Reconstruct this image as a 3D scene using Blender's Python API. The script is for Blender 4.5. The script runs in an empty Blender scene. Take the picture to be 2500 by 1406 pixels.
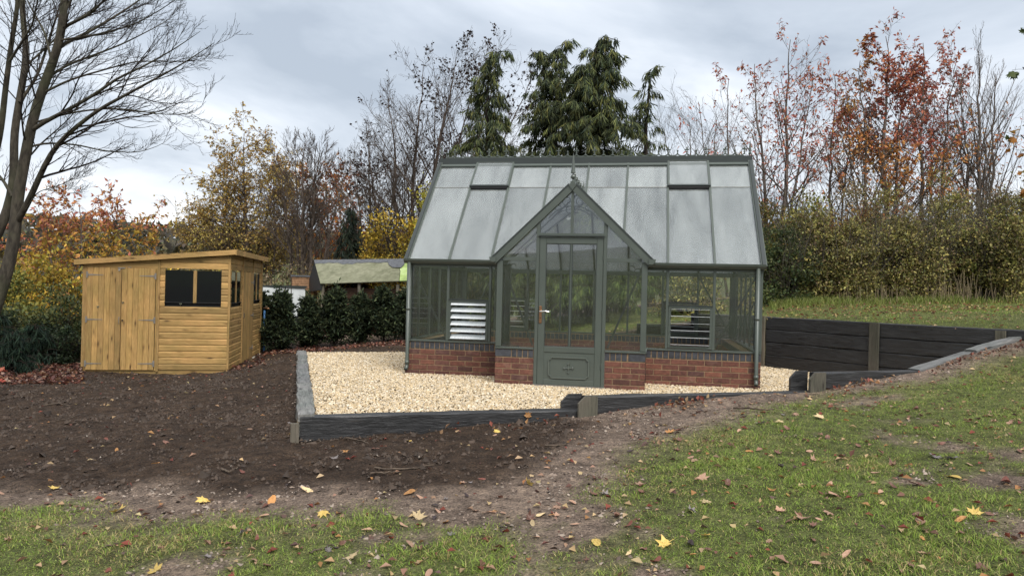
import bpy, math, random
import numpy as np
from mathutils import Vector, Matrix

# ---------------------------------------------------------------- camera, sky, sun, exposure
scene = bpy.context.scene
COL = scene.collection
FPX, YAW, PITCH, ROLL = 1783.54, -.1845, .0012, .0243
EYE = np.array([3.4532, -10.1728, 1.2691])
_f = np.array([math.sin(YAW)*math.cos(PITCH), math.cos(YAW)*math.cos(PITCH), math.sin(PITCH)])
_r = np.array([math.cos(YAW), -math.sin(YAW), 0.])
_u = np.cross(_r, _f)
CR = math.cos(ROLL)*_r + math.sin(ROLL)*_u
CU = -math.sin(ROLL)*_r + math.cos(ROLL)*_u
CF = _f
cam_data = bpy.data.cameras.new('camera')
cam_data.sensor_width = 36.0
cam_data.lens = FPX/2500*36.0
cam_data.clip_start = .05
cam_data.clip_end = 3000
cam = bpy.data.objects.new('camera', cam_data)
COL.objects.link(cam)
M = Matrix.Identity(4)
for i in range(3):
    M[i][0] = CR[i]; M[i][1] = CU[i]; M[i][2] = -CF[i]; M[i][3] = EYE[i]
cam.matrix_world = M
scene.camera = cam

SUN_AZ, SUN_EL = math.radians(150), math.radians(52)      # measured clockwise from +Y, seen from above
world = bpy.data.worlds.new('World')
scene.world = world
world.use_nodes = True
nt = world.node_tree
nt.nodes.clear()
def N(tree, kind, **kw):
    n = tree.nodes.new(kind)
    for k, v in kw.items():
        if k == 'inp':
            for a, b in v.items(): n.inputs[a].default_value = b
        else:
            setattr(n, k, v)
    return n
wo = N(nt, 'ShaderNodeOutputWorld')
sky = N(nt, 'ShaderNodeTexSky', sky_type='NISHITA', sun_disc=False, sun_elevation=SUN_EL, sun_rotation=SUN_AZ)
sky.air_density = 1.6; sky.dust_density = 3.0
bg_sky = N(nt, 'ShaderNodeBackground', inp={'Strength': .05})
nt.links.new(sky.outputs[0], bg_sky.inputs[0])
tc = N(nt, 'ShaderNodeTexCoord')
sx = N(nt, 'ShaderNodeSeparateXYZ'); nt.links.new(tc.outputs['Generated'], sx.inputs[0])
zz = N(nt, 'ShaderNodeMath', operation='MAXIMUM', inp={1: 0.}); nt.links.new(sx.outputs[2], zz.inputs[0])
za = N(nt, 'ShaderNodeMath', operation='ADD', inp={1: .16}); nt.links.new(zz.outputs[0], za.inputs[0])
dx = N(nt, 'ShaderNodeMath', operation='DIVIDE'); nt.links.new(sx.outputs[0], dx.inputs[0]); nt.links.new(za.outputs[0], dx.inputs[1])
dy = N(nt, 'ShaderNodeMath', operation='DIVIDE'); nt.links.new(sx.outputs[1], dy.inputs[0]); nt.links.new(za.outputs[0], dy.inputs[1])
cxy = N(nt, 'ShaderNodeCombineXYZ', inp={2: 7.3}); nt.links.new(dx.outputs[0], cxy.inputs[0]); nt.links.new(dy.outputs[0], cxy.inputs[1])
n1 = N(nt, 'ShaderNodeTexNoise', inp={'Scale': .8, 'Detail': 8., 'Roughness': .52, 'Distortion': .35}); nt.links.new(cxy.outputs[0], n1.inputs[0])
r1 = N(nt, 'ShaderNodeValToRGB'); nt.links.new(n1.outputs[0], r1.inputs[0])
e = r1.color_ramp.elements
e[0].position = .36; e[0].color = (.325, .37, .435, 1)
e[1].position = .64; e[1].color = (.80, .805, .81, 1)
m_ = e.new(.46); m_.color = (.46, .505, .57, 1)
m_ = e.new(.55); m_.color = (.61, .645, .695, 1)
bg_cl = N(nt, 'ShaderNodeBackground', inp={'Strength': .58}); nt.links.new(r1.outputs[0], bg_cl.inputs[0])
mixw = N(nt, 'ShaderNodeMixShader', inp={0: .92})
nt.links.new(bg_sky.outputs[0], mixw.inputs[1]); nt.links.new(bg_cl.outputs[0], mixw.inputs[2])
nt.links.new(mixw.outputs[0], wo.inputs[0])

sun_d = bpy.data.lights.new('sun', 'SUN')
sun_d.energy = 1.5
sun_d.angle = math.radians(35)
sun_d.color = (1., .965, .91)
sun_o = bpy.data.objects.new('sun', sun_d)
COL.objects.link(sun_o)
_sd = Vector((math.sin(SUN_AZ)*math.cos(SUN_EL), math.cos(SUN_AZ)*math.cos(SUN_EL), math.sin(SUN_EL)))
sun_o.rotation_euler = _sd.to_track_quat('Z', 'Y').to_euler()
sun_o.location = _sd*30

scene.view_settings.view_transform = 'Standard'
scene.view_settings.look = 'None'
scene.view_settings.exposure = 1.52
scene.view_settings.gamma = 1.0
scene.view_settings.use_curve_mapping = False
scene.render.engine = 'CYCLES'
scene.cycles.transparent_max_bounces = 20
scene.cycles.max_bounces = 6
scene.cycles.diffuse_bounces = 3
scene.cycles.glossy_bounces = 3
scene.cycles.use_denoising = True

# ---------------------------------------------------------------- helpers
RNG = np.random.default_rng(11)
random.seed(5)
def at(px, py, d):
    """a point of the place: d metres out along the line of sight of photo pixel px, py"""
    return EYE + (CF + CR*(px-1250)/FPX + CU*(703-py)/FPX)*d

def nrm(v):
    v = np.asarray(v, float)
    return v/np.maximum(np.linalg.norm(v, axis=-1, keepdims=True), 1e-9)

def tag(o, label=None, cat=None, group=None, kind=None):
    if label: o['label'] = label
    if cat: o['category'] = cat
    if group: o['group'] = group
    if kind: o['kind'] = kind
    return o

def empty(name, loc=(0, 0, 0), rz=0, parent=None):
    o = bpy.data.objects.new(name, None)
    o.empty_display_size = .2
    COL.objects.link(o)
    o.location = loc; o.rotation_euler = (0, 0, rz)
    if parent: o.parent = parent
    return o

def link(name, me, parent=None):
    o = bpy.data.objects.new(name, me)
    COL.objects.link(o)
    if parent: o.parent = parent
    return o

def npdata(name, V, Fs, mat, col=None, smooth=False):
    """mesh from arrays; Fs is one array (n,k) of faces or a list of such arrays"""
    if not isinstance(Fs, (list, tuple)): Fs = [Fs]
    me = bpy.data.meshes.new(name)
    V = np.ascontiguousarray(V, np.float32)
    me.vertices.add(len(V)); me.vertices.foreach_set('co', V.ravel())
    idx = np.concatenate([np.asarray(f, np.int32).ravel() for f in Fs])
    cnt = np.concatenate([np.full(len(f), np.asarray(f).shape[1], np.int32) for f in Fs])
    me.loops.add(len(idx)); me.loops.foreach_set('vertex_index', idx)
    me.polygons.add(len(cnt))
    me.polygons.foreach_set('loop_start', np.r_[0, np.cumsum(cnt)[:-1]].astype(np.int32))
    if smooth: me.polygons.foreach_set('use_smooth', np.ones(len(cnt), bool))
    me.update(calc_edges=True)
    if col is not None:
        a = me.color_attributes.new('Col', 'FLOAT_COLOR', 'POINT')
        c = np.ones((len(V), 4), np.float32); c[:, :3] = col
        a.data.foreach_set('color', c.ravel())
    if mat: me.materials.append(mat)
    return me

def npobj(name, V, Fs, mat, parent=None, col=None, smooth=False):
    return link(name, npdata(name, V, Fs, mat, col, smooth), parent)

class MB:
    """collects boxes, beams, tubes, plates; build() links them as one mesh object"""
    def __init__(s): s.v = []; s.f = []
    def add(s, V, F):
        b = len(s.v); s.v += [tuple(map(float, p)) for p in V]; s.f += [tuple(int(i)+b for i in f) for f in F]; return s
    def box(s, x0, x1, y0, y1, z0, z1):
        return s.add([(x0,y0,z0),(x1,y0,z0),(x1,y1,z0),(x0,y1,z0),(x0,y0,z1),(x1,y0,z1),(x1,y1,z1),(x0,y1,z1)],
                     [(0,3,2,1),(4,5,6,7),(0,1,5,4),(1,2,6,5),(2,3,7,6),(3,0,4,7)])
    def cbox(s, x0, x1, y0, y1, z0, z1, b=.004):
        """box with chamfered edges"""
        c = [((x0, x1), (y0, y1), (z0, z1))]
        V = []; ix = {}
        X, Y, Z = (x0, x1), (y0, y1), (z0, z1)
        sg = (1, -1)
        for i in (0, 1):
            for j in (0, 1):
                for k in (0, 1):
                    for ax in range(3):
                        p = [X[i] + sg[i]*b, Y[j] + sg[j]*b, Z[k] + sg[k]*b]
                        p[ax] = (X, Y, Z)[ax][(i, j, k)[ax]]
                        ix[i, j, k, ax] = len(V); V.append(tuple(p))
        Fc = []
        def q(*a): Fc.append(tuple(ix[t] for t in a))
        for i in (0, 1):
            a = [(i,0,0,0),(i,1,0,0),(i,1,1,0),(i,0,1,0)]; q(*(a if i else a[::-1]))
            a = [(0,i,0,1),(0,i,1,1),(1,i,1,1),(1,i,0,1)]; q(*(a if i else a[::-1]))
            a = [(0,0,i,2),(1,0,i,2),(1,1,i,2),(0,1,i,2)]; q(*(a if i else a[::-1]))
        for i in (0, 1):
            for j in (0, 1):
                a = [(i,j,0,0),(i,j,1,0),(i,j,1,1),(i,j,0,1)]; q(*(a if i == j else a[::-1]))
                a = [(i,0,j,0),(i,1,j,0),(i,1,j,2),(i,0,j,2)]; q(*(a[::-1] if i == j else a))
                a = [(0,i,j,1),(1,i,j,1),(1,i,j,2),(0,i,j,2)]; q(*(a if i == j else a[::-1]))
                for k in (0, 1):
                    a = [(i,j,k,0),(i,j,k,1),(i,j,k,2)]; q(*(a if (i+j+k) % 2 else a[::-1]))
        return s.add(V, Fc)
    def beam(s, p0, p1, w, h, ref=(0, 0, 1), off=0.):
        """bar of width w across and height h along ref, from p0 to p1"""
        p0 = np.array(p0, float); p1 = np.array(p1, float); t = nrm(p1-p0); r = np.array(ref, float)
        a = np.cross(t, r)
        if np.linalg.norm(a) < 1e-4: a = np.cross(t, (1, 0, 0))
        a = nrm(a); b = nrm(np.cross(a, t))
        p0 = p0 + b*off; p1 = p1 + b*off
        V = [p + sa*a*w/2 + sb*b*h/2 for p in (p0, p1) for sa, sb in ((-1,-1),(1,-1),(1,1),(-1,1))]
        return s.add(V, [(3,2,1,0),(4,5,6,7),(0,1,5,4),(1,2,6,5),(2,3,7,6),(3,0,4,7)])
    def tube(s, P, r, k=6, cap=True):
        P = np.array(P, float); n = len(P); r = np.broadcast_to(np.array(r, float), (n,))
        T = np.gradient(P, axis=0); T = nrm(T)
        ref = np.eye(3)[np.argmin(np.abs(T).sum(0))]
        a = nrm(np.cross(T, ref)); b = np.cross(T, a)
        th = np.arange(k)*2*math.pi/k
        V = (P[:, None] + r[:, None, None]*(np.cos(th)[None, :, None]*a[:, None] + np.sin(th)[None, :, None]*b[:, None])).reshape(-1, 3)
        Fc = [(i*k+j, i*k+(j+1) % k, (i+1)*k+(j+1) % k, (i+1)*k+j) for i in range(n-1) for j in range(k)]
        if cap: Fc += [tuple(range(k))[::-1], tuple((n-1)*k+j for j in range(k))]
        return s.add(V, Fc)
    def poly(s, P, th, nrm_):
        """flat plate of outline P, thickness th along nrm_"""
        P = np.array(P, float); n = len(P); d = np.array(nrm_, float)*th
        V = list(P) + list(P + d)
        return s.add(V, [tuple(range(n))[::-1], tuple(range(n, 2*n))] + [(i, (i+1) % n, n+(i+1) % n, n+i) for i in range(n)])
    def lathe(s, c, prof, k=10):
        c = np.array(c, float); V = []; n = len(prof)
        for r, z in prof:
            for j in range(k):
                a = 2*math.pi*j/k; V.append(c + np.array((r*math.cos(a), r*math.sin(a), z)))
        Fc = [(i*k+j, i*k+(j+1) % k, (i+1)*k+(j+1) % k, (i+1)*k+j) for i in range(n-1) for j in range(k)]
        return s.add(V, Fc)
    def data(s, name, mat, smooth=False):
        me = bpy.data.meshes.new(name); me.from_pydata(s.v, [], s.f)
        if smooth: me.polygons.foreach_set('use_smooth', [True]*len(me.polygons))
        me.update()
        if mat: me.materials.append(mat)
        return me
    def build(s, name, mat, parent=None, smooth=False):
        return link(name, s.data(name, mat, smooth), parent)

# lattice noise for shapes
_TAB = np.random.default_rng(3).random((256, 256))
def vnoise(x, y):
    x = np.asarray(x, float); y = np.asarray(y, float)
    xi = np.floor(x).astype(int); yi = np.floor(y).astype(int); fx = x-xi; fy = y-yi
    fx = fx*fx*(3-2*fx); fy = fy*fy*(3-2*fy)
    a = _TAB[xi & 255, yi & 255]; b = _TAB[(xi+1) & 255, yi & 255]; c = _TAB[xi & 255, (yi+1) & 255]; d = _TAB[(xi+1) & 255, (yi+1) & 255]
    return (a*(1-fx)+b*fx)*(1-fy) + (c*(1-fx)+d*fx)*fy
def fbm(x, y, o=4):
    s = 0; a = .5; f = 1.
    for i in range(o): s = s + a*vnoise(x*f+17*i, y*f-9*i); a *= .5; f *= 2.03
    return s
def inpoly(x, y, poly):
    x = np.asarray(x); y = np.asarray(y); c = np.zeros(x.shape, bool); n = len(poly)
    for i in range(n):
        x0, y0 = poly[i]; x1, y1 = poly[(i+1) % n]
        if y0 == y1: continue
        c ^= ((y0 > y) != (y1 > y)) & (x < (x1-x0)*(y-y0)/(y1-y0)+x0)
    return c
def segdist(x, y, line):
    best = np.full(np.asarray(x).shape, 1e9)
    for (x0, y0), (x1, y1) in zip(line[:-1], line[1:]):
        dx_, dy_ = x1-x0, y1-y0
        t = np.clip(((x-x0)*dx_+(y-y0)*dy_)/(dx_*dx_+dy_*dy_), 0, 1)
        best = np.minimum(best, np.hypot(x-x0-t*dx_, y-y0-t*dy_))
    return best

# ---------------------------------------------------------------- materials
def newmat(name):
    m = bpy.data.materials.new(name); m.use_nodes = True
    t = m.node_tree; t.nodes.clear()
    return m, t, N(t, 'ShaderNodeOutputMaterial')
def L(t, a, b): t.links.new(a, b)
def ramp(t, src, stops):
    r = N(t, 'ShaderNodeValToRGB'); e = r.color_ramp.elements
    e[0].position, e[0].color = stops[0][0], (*stops[0][1], 1)
    e[1].position, e[1].color = stops[-1][0], (*stops[-1][1], 1)
    for p, c in stops[1:-1]: q = e.new(p); q.color = (*c, 1)
    L(t, src, r.inputs[0]); return r
def bump(t, src, strength, dist=.01):
    b = N(t, 'ShaderNodeBump', inp={'Strength': strength, 'Distance': dist}); L(t, src, b.inputs['Height']); return b
def coords(t, kind='Object', scale=(1, 1, 1), rand=False):
    c = N(t, 'ShaderNodeTexCoord'); mp = N(t, 'ShaderNodeMapping'); mp.inputs['Scale'].default_value = scale
    if rand:
        oi = N(t, 'ShaderNodeObjectInfo'); ad = N(t, 'ShaderNodeVectorMath', operation='ADD'); ml = N(t, 'ShaderNodeMath', operation='MULTIPLY', inp={1: 37.})
        L(t, oi.outputs['Random'], ml.inputs[0]); L(t, c.outputs[kind], ad.inputs[0]); L(t, ml.outputs[0], ad.inputs[1]); L(t, ad.outputs[0], mp.inputs[0])
    else:
        L(t, c.outputs[kind], mp.inputs[0])
    return mp.outputs[0]
def noise(t, vec, scale, detail=5., rough=.55, dist=0.):
    n = N(t, 'ShaderNodeTexNoise', inp={'Scale': scale, 'Detail': detail, 'Roughness': rough, 'Distortion': dist})
    if vec is not None: L(t, vec, n.inputs[0])
    return n.outputs[0]
def mixc(t, f, a, b, mode='MIX'):
    m = N(t, 'ShaderNodeMix', data_type='RGBA', blend_type=mode)
    for s, v in ((m.inputs[0], f), (m.inputs[6], a), (m.inputs[7], b)):
        if isinstance(v, (int, float)): s.default_value = v
        elif isinstance(v, tuple): s.default_value = (*v, 1)
        else: L(t, v, s)
    return m.outputs[2]
def math_(t, op, a, b=None, clamp=False):
    m = N(t, 'ShaderNodeMath', operation=op, use_clamp=clamp)
    for s, v in ((m.inputs[0], a), (m.inputs[1], b)):
        if v is None: continue
        if isinstance(v, (int, float)): s.default_value = v
        else: L(t, v, s)
    return m.outputs[0]
def objrand(t): return N(t, 'ShaderNodeObjectInfo').outputs['Random']
def principled(t, out, col, rough=.6, spec=.4, metal=0., nb=None):
    p = N(t, 'ShaderNodeBsdfPrincipled', inp={'Metallic': metal, 'Specular IOR Level': spec})
    for s, v in ((p.inputs['Base Color'], col), (p.inputs['Roughness'], rough)):
        if isinstance(v, (int, float)): s.default_value = v
        elif isinstance(v, tuple): s.default_value = (*v, 1)
        else: L(t, v, s)
    if nb is not None: L(t, nb.outputs[0], p.inputs['Normal'])
    L(t, p.outputs[0], out.inputs[0]); return p

def m_simple(name, col, rough=.6, spec=.4, metal=0., vary=.15, scale=8., bmp=0.):
    m, t, o = newmat(name); v = coords(t, 'Object', rand=True); n = noise(t, v, scale)
    a = tuple(c*(1-vary) for c in col); b = tuple(min(1, c*(1+vary)) for c in col)
    r = ramp(t, n, [(.3, a), (.7, b)])
    principled(t, o, r.outputs[0], rough, spec, metal, bump(t, noise(t, v, scale*8), bmp, .004) if bmp else None)
    return m

def m_foliage(name, trans=.3, rough=.55, spec=.25):
    m, t, o = newmat(name)
    a = N(t, 'ShaderNodeVertexColor', layer_name='Col')
    p = N(t, 'ShaderNodeBsdfPrincipled', inp={'Roughness': rough, 'Specular IOR Level': spec}); L(t, a.outputs[0], p.inputs['Base Color'])
    tr = N(t, 'ShaderNodeBsdfTranslucent'); L(t, a.outputs[0], tr.inputs[0])
    mx = N(t, 'ShaderNodeMixShader', inp={0: trans}); L(t, p.outputs[0], mx.inputs[1]); L(t, tr.outputs[0], mx.inputs[2])
    L(t, mx.outputs[0], o.inputs[0]); return m
FOL = m_foliage('foliage')
NEEDLE = m_foliage('needles', .15, .7, .15)
GRASSM = m_foliage('grass_blades', .25, .6, .2)

def m_bark(name, dark, light, moss=None):
    m, t, o = newmat(name); v = coords(t, 'Object', (1, 1, .35))
    n = noise(t, v, 14., 7., .65); r = ramp(t, n, [(.35, dark), (.68, light)])
    c = r.outputs[0]
    if moss:
        n2 = noise(t, coords(t, 'Object'), 2.3, 3.); f = ramp(t, n2, [(.45, (0, 0, 0)), (.65, (.7, .7, .7))])
        c = mixc(t, f.outputs[0], c, moss)
    principled(t, o, c, .85, .2, 0., bump(t, noise(t, v, 30., 6.), .6, .02)); return m
BARK_ASH = m_bark('bark_ash', (.024, .020, .016), (.085, .073, .055), (.06, .062, .036))
BARK_GREY = m_bark('bark_grey', (.05, .043, .034), (.14, .125, .10))
BARK_BROWN = m_bark('bark_brown', (.048, .037, .030), (.13, .10, .082))
BARK_CHERRY = m_bark('bark_cherry', (.06, .047, .040), (.17, .14, .12))
BARK_RED = m_bark('bark_red', (.06, .026, .018), (.15, .07, .045))
BARK_DARK = m_bark('bark_dark', (.014, .011, .009), (.040, .031, .024))

# soil, mud and lawn floor: mask from painted zones, clods and dirt from noise
def m_ground():
    m, t, o = newmat('earth_and_turf')
    a = N(t, 'ShaderNodeVertexColor', layer_name='Col')
    v = coords(t, 'Object')
    n1 = noise(t, v, 9., 8., .62); n2 = noise(t, v, 60., 5., .65); n3 = noise(t, v, 1.3, 4.)
    f = ramp(t, n1, [(.28, (.38, .36, .35)), (.5, (1., 1., 1.)), (.75, (1.7, 1.68, 1.6))])
    g = ramp(t, n2, [(.3, (.35, .35, .35)), (.5, (1, 1, 1)), (.72, (1.8, 1.74, 1.66))])
    h = ramp(t, n3, [(.3, (.8, .8, .8)), (.7, (1.2, 1.2, 1.2))])
    c = mixc(t, 1., a.outputs[0], f.outputs[0], 'MULTIPLY'); c = mixc(t, 1., c, g.outputs[0], 'MULTIPLY'); c = mixc(t, 1., c, h.outputs[0], 'MULTIPLY')
    # pale grit flecks
    vo = N(t, 'ShaderNodeTexVoronoi', inp={'Scale': 34.}); L(t, v, vo.inputs[0])
    fl = ramp(t, vo.outputs['Distance'], [(.05, (1, 1, 1)), (.12, (0, 0, 0))])
    sel = ramp(t, vo.outputs['Color'], [(.86, (0, 0, 0)), (.9, (1, 1, 1))])
    ff = mixc(t, 1., fl.outputs[0], sel.outputs[0], 'MULTIPLY')
    c = mixc(t, ff, c, (.24, .20, .16))
    hgt = math_(t, 'ADD', math_(t, 'MULTIPLY', n1, 1.6), math_(t, 'MULTIPLY', n2, .8))
    principled(t, o, c, .9, .15, 0., bump(t, hgt, 1., .06)); return m
GROUND = m_ground()

def m_brick():
    m, t, o = newmat('red_brick'); r = objrand(t); v = coords(t, 'Object', rand=True)
    base = ramp(t, r, [(0., (.064, .031, .026)), (.2, (.125, .050, .036)), (.4, (.090, .041, .033)), (.6, (.165, .068, .046)), (.8, (.118, .052, .040)), (1., (.076, .040, .036))])
    n = noise(t, v, 22., 6., .6); f = ramp(t, n, [(.3, (.65, .66, .68)), (.7, (1.3, 1.27, 1.22))])
    c = mixc(t, 1., base.outputs[0], f.outputs[0], 'MULTIPLY')
    n2 = noise(t, v, 7., 3.); f2 = ramp(t, n2, [(.58, (0, 0, 0)), (.75, (.35, .35, .35))])
    c = mixc(t, f2.outputs[0], c, (.25, .16, .12))
    principled(t, o, c, .8, .25, 0., bump(t, noise(t, v, 90., 5.), .5, .004)); return m
BRICK = m_brick()
BRICK_BLUE = m_simple('blue_brick', (.036, .038, .045), .55, .45, 0., .45, 16., .4)
MORTAR = m_simple('mortar', (.20, .14, .085), .95, .1, 0., .25, 25., .5)
METAL = m_simple('green_metal', (.064, .077, .066), .38, .5, 0., .08, 3.)
METAL_LIGHT = m_simple('green_metal_highlight', (.088, .103, .09), .3, .6, 0., .05, 3.)  # same green metal, lightened to paint highlights on door moulding and emblem
METAL_EDGE = m_simple('green_metal_dark', (.028, .034, .032), .35, .5, 0., .1, 3.)
STEEL = m_simple('galvanised_steel', (.22, .20, .175), .5, .5, .15, .2, 20.)
CHROME = m_simple('chrome', (.75, .74, .72), .15, .5, 1., .05, 5.)
BRASS = m_simple('brass', (.45, .24, .14), .3, .5, 1., .1, 5.)
BLACK = m_simple('black_rubber', (.012, .012, .013), .6, .3, 0., .2, 10.)
FELT = m_simple('roof_felt', (.035, .036, .04), .95, .2, 0., .3, 12., .4)

def m_glass(name, film, filmcol, drops, rough=.02, trans=(.93, .96, .94), spark=.0):
    """thin pane: clear glass, mirror of the surroundings, plus a film of condensation and droplets"""
    m, t, o = newmat(name); v = coords(t, 'Object', rand=True)
    vs = N(t, 'ShaderNodeMapping'); vs.inputs['Scale'].default_value = (2.2, .5, .5); L(t, v, vs.inputs[0])
    vo = N(t, 'ShaderNodeTexVoronoi', inp={'Scale': 70., 'Randomness': 1.}); L(t, v, vo.inputs[0])
    d = ramp(t, vo.outputs['Distance'], [(.10, (1, 1, 1)), (.34, (0, 0, 0))])
    sel = ramp(t, vo.outputs['Color'], [(.58, (0, 0, 0)), (.72, (1, 1, 1))])
    dr = mixc(t, 1., d.outputs[0], sel.outputs[0], 'MULTIPLY')
    patch = ramp(t, noise(t, vs.outputs[0], 1.5, 6., .62, .4), [(.34, (.6, .6, .6)), (.66, (1.25, 1.25, 1.25))])
    fine = ramp(t, noise(t, v, 75., 4., .75), [(.3, (.8, .8, .8)), (.72, (1.2, 1.2, 1.2))])
    nb = bump(t, dr, .55*min(1., drops*2), .004)
    tr = N(t, 'ShaderNodeBsdfTransparent', inp={'Color': (*trans, 1)})
    gl = N(t, 'ShaderNodeBsdfGlossy', inp={'Roughness': rough, 'Color': (.95, .97, 1, 1)}); L(t, nb.outputs[0], gl.inputs['Normal'])
    fr = N(t, 'ShaderNodeFresnel', inp={'IOR': 1.52}); f2 = math_(t, 'MULTIPLY', fr.outputs[0], 1.5, True)
    mx = N(t, 'ShaderNodeMixShader'); L(t, f2, mx.inputs[0]); L(t, tr.outputs[0], mx.inputs[1]); L(t, gl.outputs[0], mx.inputs[2])
    di = N(t, 'ShaderNodeBsdfDiffuse', inp={'Color': (*filmcol, 1)}); tl = N(t, 'ShaderNodeBsdfTranslucent', inp={'Color': (*filmcol, 1)})
    fm = N(t, 'ShaderNodeMixShader', inp={0: .45}); L(t, di.outputs[0], fm.inputs[1]); L(t, tl.outputs[0], fm.inputs[2])
    ff = mixc(t, 1., patch.outputs[0], fine.outputs[0], 'MULTIPLY')
    ff = math_(t, 'MULTIPLY', ff, film)
    ff = math_(t, 'MULTIPLY', ff, math_(t, 'ADD', math_(t, 'MULTIPLY', objrand(t), .5), .75))
    ff = math_(t, 'ADD', ff, math_(t, 'MULTIPLY', dr, drops), True)
    m2 = N(t, 'ShaderNodeMixShader'); L(t, ff, m2.inputs[0]); L(t, mx.outputs[0], m2.inputs[1]); L(t, fm.outputs[0], m2.inputs[2])
    L(t, m2.outputs[0], o.inputs[0]); return m
GLASS_ROOF = m_glass('wet_roof_glass', .15, (.70, .715, .705), .19, .06)
GLASS_WALL = m_glass('clear_wall_glass', .012, (.5, .52, .5), .10, .01, (.985, .99, .985))
GLASS_SLAT = m_glass('louvre_glass', .62, (.88, .9, .92), .1, .06)  # near-white film colour paints the sky reflected in the slats
GLASS_SHED = None
def m_darkpane():
    m, t, o = newmat('dark_window_pane'); principled(t, o, (.006, .007, .009), .06, .5); return m
PANE_DARK = m_darkpane()

def m_wood(name, a, b, knot, dark=.5, rough=.7, scale=1., up=False):
    m, t, o = newmat(name); r = objrand(t)
    v = coords(t, 'Object', (16*scale, 16*scale, 1.1*scale) if up else (1.1*scale, 16*scale, 16*scale), rand=True); v1 = coords(t, 'Object', (1, 1, 1), rand=True)
    n = noise(t, v, 2.2, 6., .6, 1.2); c = ramp(t, n, [(.28, a), (.5, tuple((x+y)/2 for x, y in zip(a, b))), (.74, b)]).outputs[0]
    g = ramp(t, noise(t, v, 8., 4., .6), [(.3, (.8, .8, .8)), (.7, (1.15, 1.15, 1.15))]); c = mixc(t, 1., c, g.outputs[0], 'MULTIPLY')
    vk = coords(t, 'Object', (9., 9., 2.6) if up else (2.6, 9., 9.), rand=True); vo = N(t, 'ShaderNodeTexVoronoi', inp={'Scale': 1.05}); L(t, vk, vo.inputs[0])
    k = ramp(t, vo.outputs['Distance'], [(.07, (1, 1, 1)), (.13, (.45, .45, .45)), (.24, (0, 0, 0))])
    kc = mixc(t, math_(t, 'MULTIPLY', k.outputs[0], .9), c, knot)
    tint = ramp(t, r, [(0., (.74, .75, .75)), (.5, (1., .99, .97)), (1., (1.2, 1.17, 1.1))]); kc = mixc(t, 1., kc, tint.outputs[0], 'MULTIPLY')
    gl = ramp(t, noise(t, v1, 2., 3.), [(.35, (.74, .79, .74)), (.7, (1.1, 1.06, 1.05))]); kc = mixc(t, 1., kc, gl.outputs[0], 'MULTIPLY')
    principled(t, o, kc, rough, .25, 0., bump(t, n, .25, .004)); return m
WOOD = m_wood('treated_pine', (.33, .196, .073), (.52, .335, .138), (.08, .042, .019))
WOOD_DOOR = m_wood('treated_pine_door', (.32, .188, .069), (.53, .34, .138), (.08, .042, .019))
POST = m_wood('grey_oak_post', (.075, .068, .055), (.15, .135, .11), (.05, .04, .035), up=True)
def m_sleeper():
    m, t, o = newmat('tarred_sleeper'); v = coords(t, 'Object', (1.5, 9, 9), rand=True)
    n = noise(t, v, 3., 7., .65); c = ramp(t, n, [(.3, (.010, .010, .0105)), (.6, (.025, .025, .026)), (.8, (.062, .061, .060))])
    rg = ramp(t, noise(t, v, 5., 4.), [(.3, (.32, .32, .32)), (.7, (.6, .6, .6))])
    principled(t, o, c.outputs[0], rg.outputs[0], .5, 0., bump(t, n, .6, .02)); return m
SLEEPER = m_sleeper()
WORN_SHEEN = m_wood('worn_sheen_sleeper', (.06, .061, .063), (.22, .222, .225), (.02, .02, .021), rough=.5)  # weathered grey, with the sky sheen of the tops painted into its paleness
def m_gravelbase():
    m, t, o = newmat('gravel_bed'); v = coords(t, 'Object'); vo = N(t, 'ShaderNodeTexVoronoi', inp={'Scale': 42.}); L(t, v, vo.inputs[0])
    c = ramp(t, vo.outputs['Color'], [(.1, (.12, .08, .04)), (.5, (.22, .16, .085)), (.9, (.30, .23, .14))])
    d = ramp(t, vo.outputs['Distance'], [(.25, (1, 1, 1)), (.6, (.35, .33, .3))])
    principled(t, o, mixc(t, 1., c.outputs[0], d.outputs[0], 'MULTIPLY'), .8, .2, 0., bump(t, vo.outputs['Distance'], .8, -.02)); return m
GRAVELB = m_gravelbase()  # bed coloured dark, painting the shadowed gaps between stones
STONE = m_foliage('gravel_stone', .0, .75, .3)
POST_PINE = m_wood('treated_pine_trim', (.29, .175, .065), (.44, .285, .12), (.10, .05, .02), up=True)
PALE = m_simple('pale_stone', (.42, .37, .30), .9, .2, 0., .3, 15., .4)
BLUE = m_simple('blue_pipe', (.05, .16, .36), .45, .4, 0., .1, 5.)
FELT_GREY = m_simple('grey_felt', (.10, .105, .115), .95, .2, 0., .25, 12., .3)
PALEPANE = m_simple('pale_pane', (.52, .55, .55), .35, .5, 0., .12, 3.)

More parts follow.
